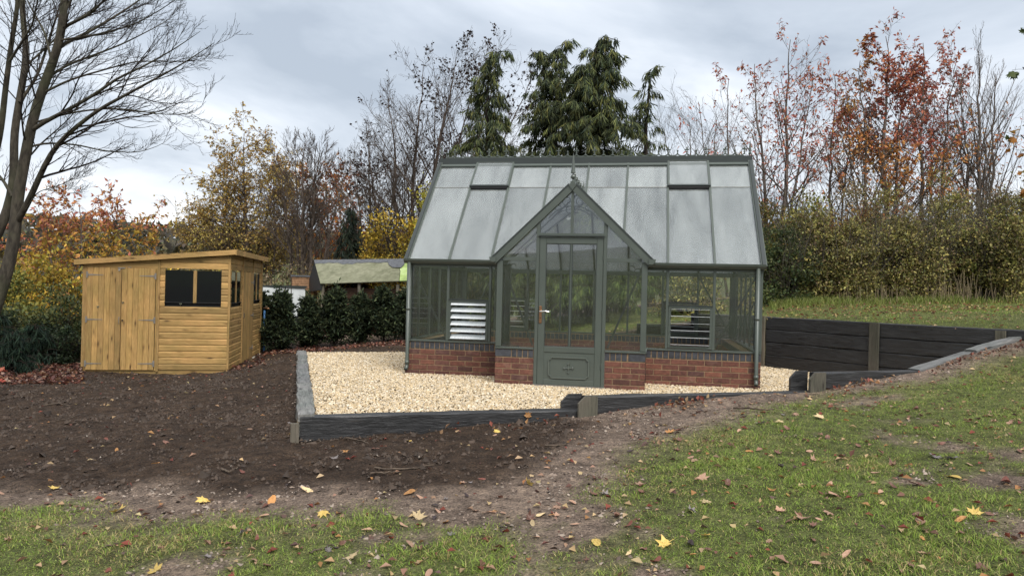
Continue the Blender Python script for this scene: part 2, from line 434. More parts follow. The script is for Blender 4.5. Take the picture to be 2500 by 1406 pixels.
# ---------------------------------------------------------------- ground
CTRL=np.array([
(3.45,-10.2,-.28),(-2,-9.5,-.50),(9,-9,.08),(0.5,-8,-.36),(6,-7.5,-.02),(-6,-6,-.55),
(.3,-4.05,-.18),(1.5,-3.45,-.11),(2.8,-2.8,-.03),(3.5,-2.5,.055),(4.1,-2.22,.115),(4.9,-1.85,.172),(5.4,-1.55,.175),(5.95,-1.27,.28),(6.7,-.85,.39),(7.5,-.3,.57),(8.5,.4,.74),(10.5,-1.5,.85),
(-.4,-3.0,-.2),(-1.5,-.7,-.18),(-2.9,2.2,-.10),(-2.7,3.0,-.06),(-1,3.9,-.02),(.4,4.3,.02),
(-6.4,1.1,-.38),(-4.1,2.0,-.37),(-5.4,5.6,-.37),(-7.7,4.7,-.40),(-4.0,-2.6,-.32),(-8,-1,-.5),
(5.4,3.6,.87),(8.4,.75,.87),(7,2.2,.88),(5.2,4.1,.86),(3.7,4.2,.64),(2.7,4.2,.43),(1.8,4.2,.2),
(-5.8,6.6,-.30),(-2.9,8.4,-.05),(6.25,6.6,1.22),(11.5,7.6,1.40),(9,4.5,1.12),(1.0,8.7,.5),(4,8,.9),
(-6.8,11.5,-.3),(-3.6,11,-.1),(10,12.4,1.55),(-15,21,-.9),(-20,5,-1.2),(-14,-2,-1.0),(20,0,1.9),(22,20,2.0),(0,22,.3),(-35,35,-2.5),(35,35,2.2),(-35,-12,-2.4),(35,-12,2.4),(0,-35,-.6),(-60,60,-4),(60,60,2.5),(0,60,-1)],float)
def _U(r2): return np.where(r2>1e-12,.5*r2*np.log(np.maximum(r2,1e-12)),0)
_n=len(CTRL); _d=CTRL[:,None,:2]-CTRL[None,:,:2]; _K=_U((_d**2).sum(-1))+np.eye(_n)*.02
_P=np.c_[np.ones(_n),CTRL[:,:2]]; _A=np.block([[_K,_P],[_P.T,np.zeros((3,3))]])
_TW=np.linalg.solve(_A,np.r_[CTRL[:,2],0,0,0])
def ground_z(x,y):
    x=np.asarray(x,float);y=np.asarray(y,float); sh=x.shape
    X=np.clip(x.ravel(),-60,60);Y=np.clip(y.ravel(),-35,60)
    out=np.empty(len(X))
    for i in range(0,len(X),20000):
        a=X[i:i+20000];b=Y[i:i+20000]
        r2=(a[:,None]-CTRL[:,0])**2+(b[:,None]-CTRL[:,1])**2
        out[i:i+20000]=_U(r2)@_TW[:_n]+_TW[_n]+_TW[_n+1]*a+_TW[_n+2]*b
    r=np.hypot(x,y).ravel()
    t=np.clip((r-130)/420,0,1); t=t*t*(3-2*t)
    out=out+t*(34+5*np.sin(x.ravel()*.011+1)+4*np.sin(y.ravel()*.017))
    return out.reshape(sh)

UA = np.array((.893, .449)); UA = UA/np.linalg.norm(UA)
PA = np.array((.293, -3.898)); PF = np.array((6.65, -.70)); PE = np.array((8.28, .47)); PW = np.array((5.48, 3.23))
PQ1 = np.array((5.30, 3.95)); PQ2 = np.array((.55, 3.95)); PB = np.array((-2.83, 2.235))
PAD = [PA, PF, PE, PW, PQ1, PQ2, PB]
GW, GD = 4.947, 3.346
SOIL_LINE = [(-1.83, -5.65), (-1.24, -5.53), (-0.6, -5.47), (-0.0, -5.37), (0.6, -5.48), (0.9, -5.23), (1.29, -5.04), (1.86, -5.31), (2.27, -5.22), (2.62, -4.69), (2.84, -3.76), (3.04, -2.9)]
SOIL = SOIL_LINE + [(2.5, -2.6), (.4, -3.7), (-2.7, 2.3), (-1.6, 3.4), (-1.5, 4.6), (-4, 7.4), (-7, 7.5), (-12, 5), (-12, -3), (-6, -5.6)]
LAWN = [(-6, -6.3), (-1.37, -6.04), (-0.75, -6.01), (-0.43, -5.85), (0.33, -6.21), (0.72, -6.16), (0.96, -5.9), (1.43, -5.69), (1.83, -5.57), (2.22, -5.94), (2.58, -5.96), (2.86, -5.7), (3.13, -5.27), (3.34, -4.93), (3.41, -4.13), (3.69, -3.54), (4.17, -2.84), (4.85, -1.96), (5.62, -1.35), (6.59, -0.95), (8.06, -0.07), (8.5, .3), (14, 0), (14, -13), (-6, -13)]
UPLAWN = [(5.5, 3.3), (8.3, .5), (9, .3), (16, -1), (18, 12), (6, 9), (0, 10), (.5, 4.2), (5.3, 4.1)]
def pz(x, y): return float(ground_z(np.array([x]), np.array([y]))[0])
def soft(x, y, poly, w=.25, amp=.35, sc=1.3):
    """1 inside the outline, 0 outside, with a ragged edge"""
    jx = x + amp*(fbm(x*sc, y*sc)-.47)*2; jy = y + amp*(fbm(x*sc+40, y*sc+7)-.47)*2
    d = segdist(jx, jy, list(poly)+[poly[0]]); ins = inpoly(jx, jy, poly)
    return np.clip(.5+np.where(ins, d, -d)/w, 0, 1)
def lawn_mask(x, y):
    g = np.maximum(soft(x, y, LAWN, .45, .4), soft(x, y, UPLAWN, .4, .1))
    p = fbm(x*.9+3, y*.9+8, 4); q = fbm(x*3.1, y*3.1+50, 3)
    return np.clip(g*np.clip((p-.33)*4.5+(q-.45)*3.0+.50+.28*np.clip((x-3.6)*.8, 0, 1), 0, 1), 0, 1)
def axis(lo, hi, st, far0, far1):
    a = list(np.arange(lo, hi+1e-6, st)); s = st; x = hi
    while x < far1: s = min(s*1.18, 45); x += s; a.append(x)
    s = st; x = lo; b = []
    while x > far0: s = min(s*1.18, 45); x -= s; b.append(x)
    return np.array(b[::-1]+a)
gx = axis(-9.2, 9.4, .078, -900, 900); gy = axis(-7.9, 5.6, .078, -500, 900)
GX, GY = np.meshgrid(gx, gy, indexing='ij')
near = (np.abs(GX) < 16) & (GY > -14) & (GY < 16)
GZ = ground_z(GX, GY)
lm_ = lawn_mask(GX, GY); sm_ = soft(GX, GY, SOIL, .35, .3)*(1-lm_*.8)
rough = .02+.05*sm_
GZ = GZ + np.where(near, (fbm(GX*1.1, GY*1.1)-.47)*.05 + (fbm(GX*5., GY*5.+9, 3)-.44)*rough*1.3 + (fbm(GX*13., GY*13.+31, 2)-.37)*(.012+.028*sm_), 0)
_w = nrm(PE-PW); _w = np.array((-_w[1], _w[0]))*.14
DROP = [PA, PF, PE+_w, PW+_w, PQ1, PQ2, PB]
inside = inpoly(GX, GY, DROP) & (segdist(GX, GY, DROP+[DROP[0]]) > .075)
inside |= (GX > -.05) & (GX < GW+.05) & (GY > -.05) & (GY < GD+.05)
GZ = np.where(inside, -.45, GZ)
ni, nj = GX.shape
ii, jj = np.meshgrid(np.arange(ni-1), np.arange(nj-1), indexing='ij'); b_ = (ii*nj+jj).ravel()
gF = np.c_[b_, b_+nj, b_+nj+1, b_+1]
mud = np.array((.205, .155, .122)); soil = np.array((.054, .036, .025)); turf = np.array((.108, .122, .042)); wood_ = np.array((.055, .05, .028))
path = np.array((.085, .062, .045))
c_ = np.ones(GX.shape+(3,))*mud
pm_ = soft(GX, GY, [(-3.2, 2.2), (-2.6, 2.6), (.4, 4.1), (1, 8.2), (-4, 9), (-6, 6.8), (-3.4, 4)], .8, .4)[..., None]
c_ = c_*(1-pm_)+path*pm_
c_ = c_*(1-sm_[..., None]) + soil*sm_[..., None]
lf = np.maximum(soft(GX, GY, LAWN, .9, .4)*np.clip(lm_*1.3, 0, 1), soft(GX, GY, UPLAWN, .4, .1))[..., None]
c_ = c_*(1-lf)+turf*lf
farm = np.clip((np.hypot(GX, GY-0)-13)/6, 0, 1)[..., None]
fw = np.clip((fbm(GX*.011, GY*.011, 4)-.42)*8, 0, 1)[..., None]
c_ = c_*(1-farm) + (wood_*fw+np.array((.085, .10, .04))*(1-fw))*farm
ground = npobj('ground', np.c_[GX.ravel(), GY.ravel(), GZ.ravel()], gF, GROUND, None, c_.reshape(-1, 3), True)
tag(ground, kind='structure')

PINV = {}
def root(name, loc, label, cat, group=None):
    """an Empty at a thing's base whose children are made in world coordinates"""
    o = empty(name, loc); PINV[o.name] = Matrix.Translation(-Vector(loc)); return tag(o, label, cat, group)
def link(name, me, parent=None):
    o = bpy.data.objects.new(name, me); COL.objects.link(o)
    if parent:
        o.parent = parent
        if parent.name in PINV: o.matrix_parent_inverse = PINV[parent.name]
    return o

# gravel bed and its stones
V = [(p[0], p[1], -.012) for p in PAD]
gravel = MB().add(V, [tuple(range(len(V)))]).build('gravel_bed', GRAVELB); tag(gravel, kind='structure')
OCT = np.array([(1,0,-.3),(-1,0,-.3),(0,1,-.3),(0,-1,-.3),(0,0,1)], float)   # the buried underside of each stone is left open
OCF = np.array([(0,2,4),(2,1,4),(1,3,4),(3,0,4)])
def stones(name, P, size, cols, mat, flat=.62, seed=1, parent=None):
    r = np.random.default_rng(seed); n = len(P)
    S = size[:, None]*np.c_[r.uniform(.7, 1.3, n), r.uniform(.5, 1., n), r.uniform(.4, .8, n)*flat/.62]
    V = OCT[None]*S[:, None]*r.uniform(.75, 1.2, (n, 5, 1)) + r.normal(0, .12, (n, 5, 3))*size[:, None, None]
    a = r.uniform(0, 2*math.pi, n); b = r.normal(0, .35, n)
    ca, sa, cb, sb = np.cos(a), np.sin(a), np.cos(b), np.sin(b)
    x = V[..., 0]*cb[:, None]-V[..., 2]*sb[:, None]; z = V[..., 0]*sb[:, None]+V[..., 2]*cb[:, None]; y = V[..., 1]
    V = np.stack([x*ca[:, None]-y*sa[:, None], x*sa[:, None]+y*ca[:, None], z], -1)+P[:, None]
    Fc = (OCF[None]+np.arange(n)[:, None, None]*5).reshape(-1, 3)
    C = np.repeat(cols, 5, 0)
    return tag(npobj(name, V.reshape(-1, 3), Fc, mat, parent, C), kind='stuff')
r_ = np.random.default_rng(21)
Q = np.c_[r_.uniform(-2.9, 8.4, 330000), r_.uniform(-4, 4, 330000)]
ok = inpoly(Q[:, 0], Q[:, 1], PAD) & ~((Q[:, 0] > -.0) & (Q[:, 0] < GW) & (Q[:, 1] > 0.) & (Q[:, 1] < GD)) & ~((Q[:, 0] > 1.5) & (Q[:, 0] < 3.42) & (Q[:, 1] > -.66) & (Q[:, 1] < .1))
ok &= (Q[:, 1] < 3.3) | (Q[:, 0] < 0)
ok &= (segdist(Q[:, 0], Q[:, 1], [PB, PA]) > .175) & (segdist(Q[:, 0], Q[:, 1], [PA, PA+UA*3]) > .155) & (segdist(Q[:, 0], Q[:, 1], [PA+UA*2.9, PF, PE]) > .14)
Q = Q[ok]; Q = Q[r_.permutation(len(Q))[:66000]]
pal = np.array([(.48, .37, .22), (.55, .44, .29), (.42, .31, .18), (.59, .50, .36), (.33, .25, .15), (.51, .40, .25), (.46, .39, .29), (.63, .55, .43)])
gc = pal[r_.integers(0, len(pal), len(Q))]*r_.uniform(.75, 1.12, (len(Q), 1))
gz_ = .004+.018*fbm(Q[:, 0]*1.7, Q[:, 1]*1.7)+r_.uniform(-.004, .008, len(Q))
stones('gravel_stones', np.c_[Q, gz_], r_.uniform(.010, .021, len(Q)), gc, STONE, .62, 2)

# clods of soil
Q = np.c_[r_.uniform(-9, 4, 110000), r_.uniform(-6.2, 4, 110000)]
m_ = soft(Q[:, 0], Q[:, 1], SOIL, .5, .3); k_ = (r_.random(len(Q)) < m_*(.25+.9*(fbm(Q[:, 0]*2, Q[:, 1]*2) > .5))) & ~inpoly(Q[:, 0], Q[:, 1], PAD)
k_ &= ~((Q[:, 0]+4.1)*.361*-1+(Q[:, 1]-2.04)*.933 > -.1) | (Q[:, 0] > -3.9)
Q = Q[k_][:38000]
cc = np.array((.048, .034, .025))*r_.uniform(.6, 1.5, (len(Q), 1)); w_ = r_.random(len(Q)) < .015; cc[w_] = np.array((.22, .19, .16))*r_.uniform(.6, 1.3, (w_.sum(), 1))
sz = np.abs(r_.normal(0, .008, len(Q)))+.004; sz[r_.random(len(Q)) < .06] *= 2.3; sz[w_] = np.minimum(sz[w_], .011)
stones('soil_clods', np.c_[Q, ground_z(Q[:, 0], Q[:, 1])+(fbm(Q[:, 0]*1.1, Q[:, 1]*1.1)-.47)*.05+.006], sz, cc, STONE, .8, 3)

# crumbs of trodden mud
Q = np.c_[r_.uniform(-3, 7.5, 60000), r_.uniform(-7.2, -.2, 60000)]
m_ = (1-soft(Q[:, 0], Q[:, 1], SOIL, .5, .3))*(1-lawn_mask(Q[:, 0], Q[:, 1])); k_ = (r_.random(len(Q)) < m_*(.15+1.2*(fbm(Q[:, 0]*3, Q[:, 1]*3) > .48))) & ~inpoly(Q[:, 0], Q[:, 1], PAD)
Q = Q[k_][:14000]
cc = np.array([(.19, .145, .115), (.12, .09, .07), (.07, .05, .04), (.26, .21, .17)])[r_.integers(0, 4, len(Q))]*r_.uniform(.6, 1.3, (len(Q), 1))
stones('mud_crumbs', np.c_[Q, ground_z(Q[:, 0], Q[:, 1])+(fbm(Q[:, 0]*1.1, Q[:, 1]*1.1)-.47)*.05+.003], np.abs(r_.normal(0, .008, len(Q)))+.004, cc, STONE, .5, 4)

# ---------------------------------------------------------------- timber edging and retaining walls
def sleeper(parent, p0, p1, zt0, zt1, h, th, seed, mat=None, wear=.006, name='sleeper', dz=0.):
    """heavy timber from p0 to p1, its top at zt0..zt1, lying on the left of the line"""
    r = np.random.default_rng(seed); p0 = np.array(p0, float); p1 = np.array(p1, float)
    Lh = np.linalg.norm(p1-p0); Ls = math.hypot(Lh, zt1-zt0); n = max(4, int(Ls/.12)); b = .012
    prof = [(b, 0), (th-b, 0), (th, -b), (th, -h+b), (th-b, -h), (b, -h), (0, -h+b), (0, -b)]
    xs = np.linspace(0, Ls, n+1); V = []
    nz = [np.convolve(r.normal(0, 1, n+5), [.25, .5, .25], 'same')[:n+1] for _ in range(16)]
    for i, x in enumerate(xs):
        for j, (y, z) in enumerate(prof): V.append((x + (0 if 0 < i < n else r.normal(0, .002)), y+nz[j][i]*wear, z+nz[8+j][i]*wear*.8))
    Fc = [(i*8+j, i*8+(j+1) % 8, (i+1)*8+(j+1) % 8, (i+1)*8+j) for i in range(n) for j in range(8)]
    Fc += [tuple(range(8))[::-1], tuple(n*8+j for j in range(8))]
    o = MB().add(V, [f[::-1] for f in Fc]).build(name, mat or SLEEPER, parent)
    o.location = (p0[0], p0[1], zt0)
    o.rotation_euler = (0, -math.atan2(zt1-zt0, Lh), math.atan2(p1[1]-p0[1], p1[0]-p0[0]))
    return o
def post(parent, p, rz, w, d, z0, z1, cut=0., mat=None, name='post'):
    """upright board, its outer top corner sawn off when cut > 0; local x along, y inwards"""
    mb = MB(); 
    if cut: prof = [(0, 0), (w, 0), (w, z1-z0), (cut, z1-z0), (0, z1-z0-cut)]
    else: prof = [(0, 0), (w, 0), (w, z1-z0), (0, z1-z0)]
    mb.poly([(x, 0, z) for x, z in prof], d, (0, 1, 0))
    me = mb.data(name, mat or POST)
    # turn so the grain runs up the post
    o = link(name, me, parent); o.location = (p[0], p[1], z0); o.rotation_euler = (0, 0, rz); return o
AN = math.atan2(UA[1], UA[0]); NL = np.array((-UA[1], UA[0]))
edge = root('gravel_edging', (PA[0], PA[1], -.18), 'stepped black sleeper edging along the front of the gravel, rising to the right', 'edging')
def on(s, off=0.): return PA+UA*s+NL*off
sleeper(edge, on(.03), on(2.98), .04, .04, .24, .15, 1)
sleeper(edge, on(2.86, -.012), on(5.72, -.012), .18, .185, .23, .13, 2)
sleeper(edge, on(2.98, .006), on(5.6, .006), -.052, -.05, .2, .12, 12)
sleeper(edge, on(5.66, -.02), on(7.16, -.02), .402, .408, .23, .13, 3)
sleeper(edge, on(5.75, .0), on(7.1, .0), .17, .172, .22, .12, 13)
sl = (PE-PF)/np.linalg.norm(PE-PF); nl_ = np.array((-sl[1], sl[0]))
mid = PF+(PE-PF)*.55
sleeper(edge, PF-sl*.02-nl_*.03, mid, .425, .625, .24, .16, 4, WORN_SHEEN, .008)
sleeper(edge, mid-sl*.06-nl_*.02, PE+sl*.35, .645, .86, .24, .16, 5, WORN_SHEEN, .008)
sleeper(edge, PF+sl*.1, PE, .2, .42, .24, .12, 14); sleeper(edge, PF+sl*.1, PE, .0, .18, .24, .12, 15)
# posts of the edging: corner, first step (pair with sawn corners), second step (pair)
post(edge, on(-.055, -.045), AN, .075, .045, -.40, -.015)
for s0, z0, z1 in ((2.74, -.2, .185), (5.53, .0, .405)):
    post(edge, on(s0+.02, -.05), AN, .21, .034, z0, z1-.0, .075)
    post(edge, on(s0-.10, .135), AN, .23, .034, z0, z1, .085, SLEEPER)
left = root('gravel_border', (PB[0], PB[1], -.1), 'worn grey-black sleepers laid along the left side of the gravel', 'edging')
dB = PA-PB; LB = np.linalg.norm(dB); dB = dB/LB
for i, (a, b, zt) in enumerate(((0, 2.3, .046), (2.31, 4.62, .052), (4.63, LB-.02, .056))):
    sleeper(left, PB+dB*a, PB+dB*b, zt, zt+.004, .22, .165, 30+i, WORN_SHEEN, .011)
sleeper(left, PB+UA*3.6, PB+UA*.2, .012, .012, .15, .08, 34)
wallr = root('retaining_wall', (PW[0], PW[1], 0), 'tall black sleeper retaining wall with grey post, right of the greenhouse', 'retaining wall')
dW = (PE-PW); LW = np.linalg.norm(dW); dW = dW/LW; nW = np.array((-dW[1], dW[0]))   # left of PW->PE faces away from the gravel
mid1 = .50
for k in range(4):
    zt = .89-.2225*k; j = r_.normal(0, .004, 2)
    sleeper(wallr, PW+dW*.02, PW+dW*(LW*mid1-.004), zt+j[0], zt+j[0]-.004, .219, .13, 50+k, None, .004)
    sleeper(wallr, PW+dW*(LW*mid1+.004), PW+dW*(LW+.12), zt+j[1]-.006, zt+j[1]+.002, .219, .13, 60+k, None, .004)
aW = math.atan2(dW[1], dW[0])
post(wallr, PW+dW*(LW*mid1-.07)-nW*.042, aW, .145, .036, -.1, .885)
post(wallr, PW+dW*(LW-.30)-nW*.042, aW, .12, .036, -.1, .87)
post(wallr, PW+dW*(-.05)-nW*.042, aW, .06, .036, -.1, .89)
rear = root('rear_retaining_wall', (PQ1[0], PQ1[1], 0), 'low stepped black sleeper wall behind the greenhouse, seen through its glass', 'retaining wall')
for x0, x1, zt in ((4.25, 5.36, .89), (3.25, 4.25, .67), (2.25, 3.25, .45), (1.2, 2.25, .225)):
    k = 0
    while zt-.2225*k > .1:
        sleeper(rear, (x1, 3.95), (x0+.004, 3.95), zt-.2225*k, zt-.2225*k, .219, .12, int(70+x0*10+k), None, .003); k += 1
for k in range(4): sleeper(rear, PW+np.array((-.05, .05)), PQ1+np.array((.06, .1)), .888-.2225*k, .888-.2225*k, .219, .12, 90+k, None, .003)

# ---------------------------------------------------------------- greenhouse
HE, HR, ZP = 1.64, 3.41, .485
X0, X1, PP = 1.478, 3.437, .695
XM = (X0+X1)/2; PHE, PHR = 1.655, 2.60
YR = GD/2
DX0, DX1 = 2.000, 2.915           # outer edges of the door frame
gh = root('greenhouse', (GW/2, 0, 0), 'dark green metal greenhouse with gabled porch on a red brick plinth', 'greenhouse')
bay = GW/8
def rz_(y): return HE+(HR-HE)*(y/YR if y < YR else (GD-y)/YR)
# --- brick plinth
def brick_data(name, l, w, h, mat): return MB().cbox(0, l, 0, w, 0, h, .004).data(name, mat)
B_STR = brick_data('brick', .215, .1025, .065, BRICK); B_SOL = brick_data('brick', .065, .1025, .1, BRICK_BLUE); B_BLK = brick_data('brick', .215, .1025, .1, BRICK_BLUE)
wr = random.Random(8)
def put(me, parent, p, ang, sx=1.):
    o = link('brick', me, parent); o.location = p; o.rotation_euler = (0, 0, ang); o.scale = (sx, 1, 1); return o
def plinth(name, p0, ang, length, rows=range(5), soldier=True, blocks=(0, 0), core=True, bricks=True, shift=0):
    """wall whose outer face runs from p0 along ang (outside on the right hand)"""
    c, s = math.cos(ang), math.sin(ang); p0 = np.array(p0, float)
    def P(u, v, z): return (p0[0]+u*c-v*s, p0[1]+u*s+v*c, z)
    w = MB(); t = .2
    V = [P(u, v, z) for z in (-.06, .478) for u, v in ((.006, .005), (length-.006, .005), (length-.006, t), (.006, t))]
    w.add(V, [(0,3,2,1),(4,5,6,7),(0,1,5,4),(1,2,6,5),(2,3,7,6),(3,0,4,7)])
    wall = w.build(name, MORTAR, gh)
    for k in rows:
        z = -.002+.075*k; u = 0.
        first = .215 if (k+shift) % 2 == 0 else .1025
        while u < length-.02:
            l = min(first if u == 0 else .215, length-u)
            if length-u-l < .045: l = length-u
            d = wr.uniform(-.002, .002)
            put(B_STR, wall, P(u, d, z+wr.uniform(-.001, .001)), ang, l/.215); u += l+.01
    if soldier:
        u = 0.; z = .375
        if blocks[0]: put(B_BLK, wall, P(0, 0, z), ang, blocks[0]/.215); u = blocks[0]+.01
        end = length-(blocks[1]+.01 if blocks[1] else 0)
        n = max(1, int(round((end-u)/.0755))); st = (end-u)/n
        for i in range(n): put(B_SOL, wall, P(u+i*st, wr.uniform(-.002, .002), z+wr.uniform(-.001, .001)), ang, (st-.0105)/.065)
        if blocks[1]: put(B_BLK, wall, P(length-blocks[1], 0, z), ang, blocks[1]/.215)
    return wall
plinth('front_plinth', (0, 0), 0, X0-.004, shift=0)
plinth('front_plinth', (X1+.004, 0), 0, GW-X1-.004, shift=1, blocks=(0, .1))
plinth('porch_plinth', (X0, -PP), 0, DX0-X0-.004, blocks=(.215, 0), shift=1)
plinth('porch_plinth', (DX1+.004, -PP), 0, X1-DX1-.004, blocks=(0, .215))
plinth('rear_plinth', (.2, GD-.2), 0, GW-.4, rows=(2, 3, 4))
def stuff_wall(name, x0, x1, y0, y1):
    """brick courses nobody can pick apart from here, still laid brick by brick"""
    core = MB().box(x0+.006, x1-.006, y0+.006, y1-.006, -.06, .476).build(name, MORTAR, gh)
    mb = MB(); mb2 = MB(); alongy = (y1-y0) > (x1-x0)
    a0, a1 = (y0, y1) if alongy else (x0, x1)
    for k in range(5):
        u = a0-(.11 if k % 2 else 0)
        while u < a1-.02:
            s, e_ = max(u, a0), min(u+.215, a1)
            if e_-s > .02: (mb.box(x0, x1, s, e_, .075*k-.002, .075*k+.063) if alongy else mb.box(s, e_, y0, y1, .075*k-.002, .075*k+.063))
            u += .225
    u = a0
    while u < a1-.03:
        e_ = min(u+.065, a1); (mb2.box(x0, x1, u, e_, .375, .475) if alongy else mb2.box(u, e_, y0, y1, .375, .475)); u += .075
    tag(mb.build('brick_courses', BRICK, core), kind='stuff'); tag(mb2.build('coping_bricks', BRICK_BLUE, core), kind='stuff')
stuff_wall('side_plinth', 0, .2, .204, GD-.204); stuff_wall('side_plinth', GW-.2, GW, .204, GD-.204)
stuff_wall('porch_side_plinth', X0, X0+.2, -PP+.204, -.002); stuff_wall('porch_side_plinth', X1-.2, X1, -PP+.204, -.002)
MB().box(.19, GW-.19, .0, GD-.19, -.03, .004).box(X0+.19, X1-.19, -PP+.19, -.001, -.03, .004).build('earth_floor', m_simple('dark_paving', (.075, .06, .045), .9, .2, 0., .3, 6., .4), gh)
# --- frame
def bar(name, p0, p1, w, h, ref=(0, 0, 1), mat=None, parent=None):
    return MB().beam(p0, p1, w, h, ref).build(name, mat or METAL, parent or gh)
sills = [((0, .03), (X0, .03)), ((X1, .03), (GW, .03)), ((0, GD-.03), (GW, GD-.03)), ((.03, .06), (.03, GD-.06)), ((GW-.03, .06), (GW-.03, GD-.06)),
         ((X0, -PP+.03), (DX0-.01, -PP+.03)), ((DX1+.01, -PP+.03), (X1, -PP+.03)), ((X0+.03, -PP+.06), (X0+.03, -.0)), ((X1-.03, -PP+.06), (X1-.03, -.0))]
for a, b in sills: bar('sill', (*a, ZP+.008), (*b, ZP+.008), .085, .022)
for x in (.03, GW-.03):
    for y in (.03, GD-.03): MB().cbox(x-.035, x+.035, y-.035, y+.035, ZP+.02, HE, .006).build('corner_post', METAL, gh)
for x in (bay, 2*bay, 6*bay, 7*bay): MB().cbox(x-.018, x+.018, -.004, .05, ZP+.02, HE-.02, .004).build('glazing_bar', METAL, gh)
for i in range(1, 8): MB().cbox(i*bay-.018, i*bay+.018, GD-.05, GD+.004, ZP+.02, HE-.02, .004).build('glazing_bar', METAL, gh)
sb = GD/6
for x in (.0, GW):
    for i in range(1, 6):
        y = i*sb; MB().cbox(x-.02, x+.02, y-.017, y+.017, ZP+.02, rz_(y)-.03, .004).build('glazing_bar', METAL, gh)
    bar('eave_rail', (x, .05, HE-.04), (x, GD-.05, HE-.04), .035, .05)
bar('eave_rail', (.06, GD-.02, HE-.04), (GW-.06, GD-.02, HE-.04), .05, .07)
bar('eave_rail', (.06, .02, HE-.045), (X0-.0, .02, HE-.045), .04, .05); bar('eave_rail', (X1, .02, HE-.045), (GW-.06, .02, HE-.045), .04, .05)
# gutters
def gutter(p0, p1, out):
    p0 = np.array(p0, float); p1 = np.array(p1, float); o_ = np.array(out, float)
    prof = [(0, -.035), (.055, -.035), (.085, .0), (.092, .03), (.082, .03), (.074, .004), (.05, -.022), (.012, -.022), (.012, .03), (0, .03)]
    V = [p + o_*a + np.array((0, 0, b)) for p in (p0, p1) for a, b in prof]; n = len(prof)
    mb = MB().add(V, [(i, (i+1) % n, n+(i+1) % n, n+i) for i in range(n)])
    for e_, s in ((p0, 0), (p1, n)): mb.add([p_ for p_ in V[s:s+4]]+[V[s+9]], [(0, 1, 2, 3, 4)])
    return mb.build('gutter', METAL, gh)
gutter((-.03, -.006, HE), (X0-.01, -.006, HE), (0, -1, 0)); gutter((X1+.01, -.006, HE), (GW+.03, -.006, HE), (0, -1, 0))
gutter((-.03, GD+.006, HE), (GW+.03, GD+.006, HE), (0, 1, 0))
gutter((X0-.012, -PP-.055, PHE+.0), (X0-.012, -.1, PHE), (-1, 0, 0)); gutter((X1+.012, -PP-.055, PHE), (X1+.012, -.1, PHE), (1, 0, 0))
# rafters and roof bars
SN = nrm((0, -(HR-HE), YR)); SN2 = np.array((0, -SN[1], SN[2]))
def RP(x, s, back=False, up=0.):
    y = YR*s; p = np.array((x, (GD-y) if back else y, HE+(HR-.055-HE)*s)); return p+(SN2 if back else SN)*up
tent = lambda x: max(0., ((PHR-HE)/(HR-.055-HE))*(1-abs(x-XM)/((X1-X0)/2)))
for back in (False, True):
    for i in range(9):
        x = i*bay
        if i in (0, 8):
            xo = x+(-.012 if i == 0 else .012)
            bar('edge_rafter', RP(xo, -.01, back, .012), RP(xo, .985, back, .012), .075, .06, SN2 if back else SN)
            bar('barge_cap', RP(xo, -.015, back, .052), RP(xo, .97, back, .052), .045, .02, SN2 if back else SN, METAL_EDGE)
        else:
            s0 = 0. if back else tent(x)
            bar('roof_bar', RP(x, s0, back, .006), RP(x, .97, back, .006), .03, .045, SN2 if back else SN)
mb = MB(); mb.beam((-.04, YR, HR-.05), (GW+.04, YR, HR-.05), .13, .105); mb.beam((-.045, YR, HR+.006), (GW+.045, YR, HR+.006), .07, .014)
mb.build('ridge_beam', METAL_EDGE, gh)
bar('ridge_flashing', (-.0, YR-.10, HR-.125), (GW, YR-.10, HR-.125), .05, .03, SN, METAL)
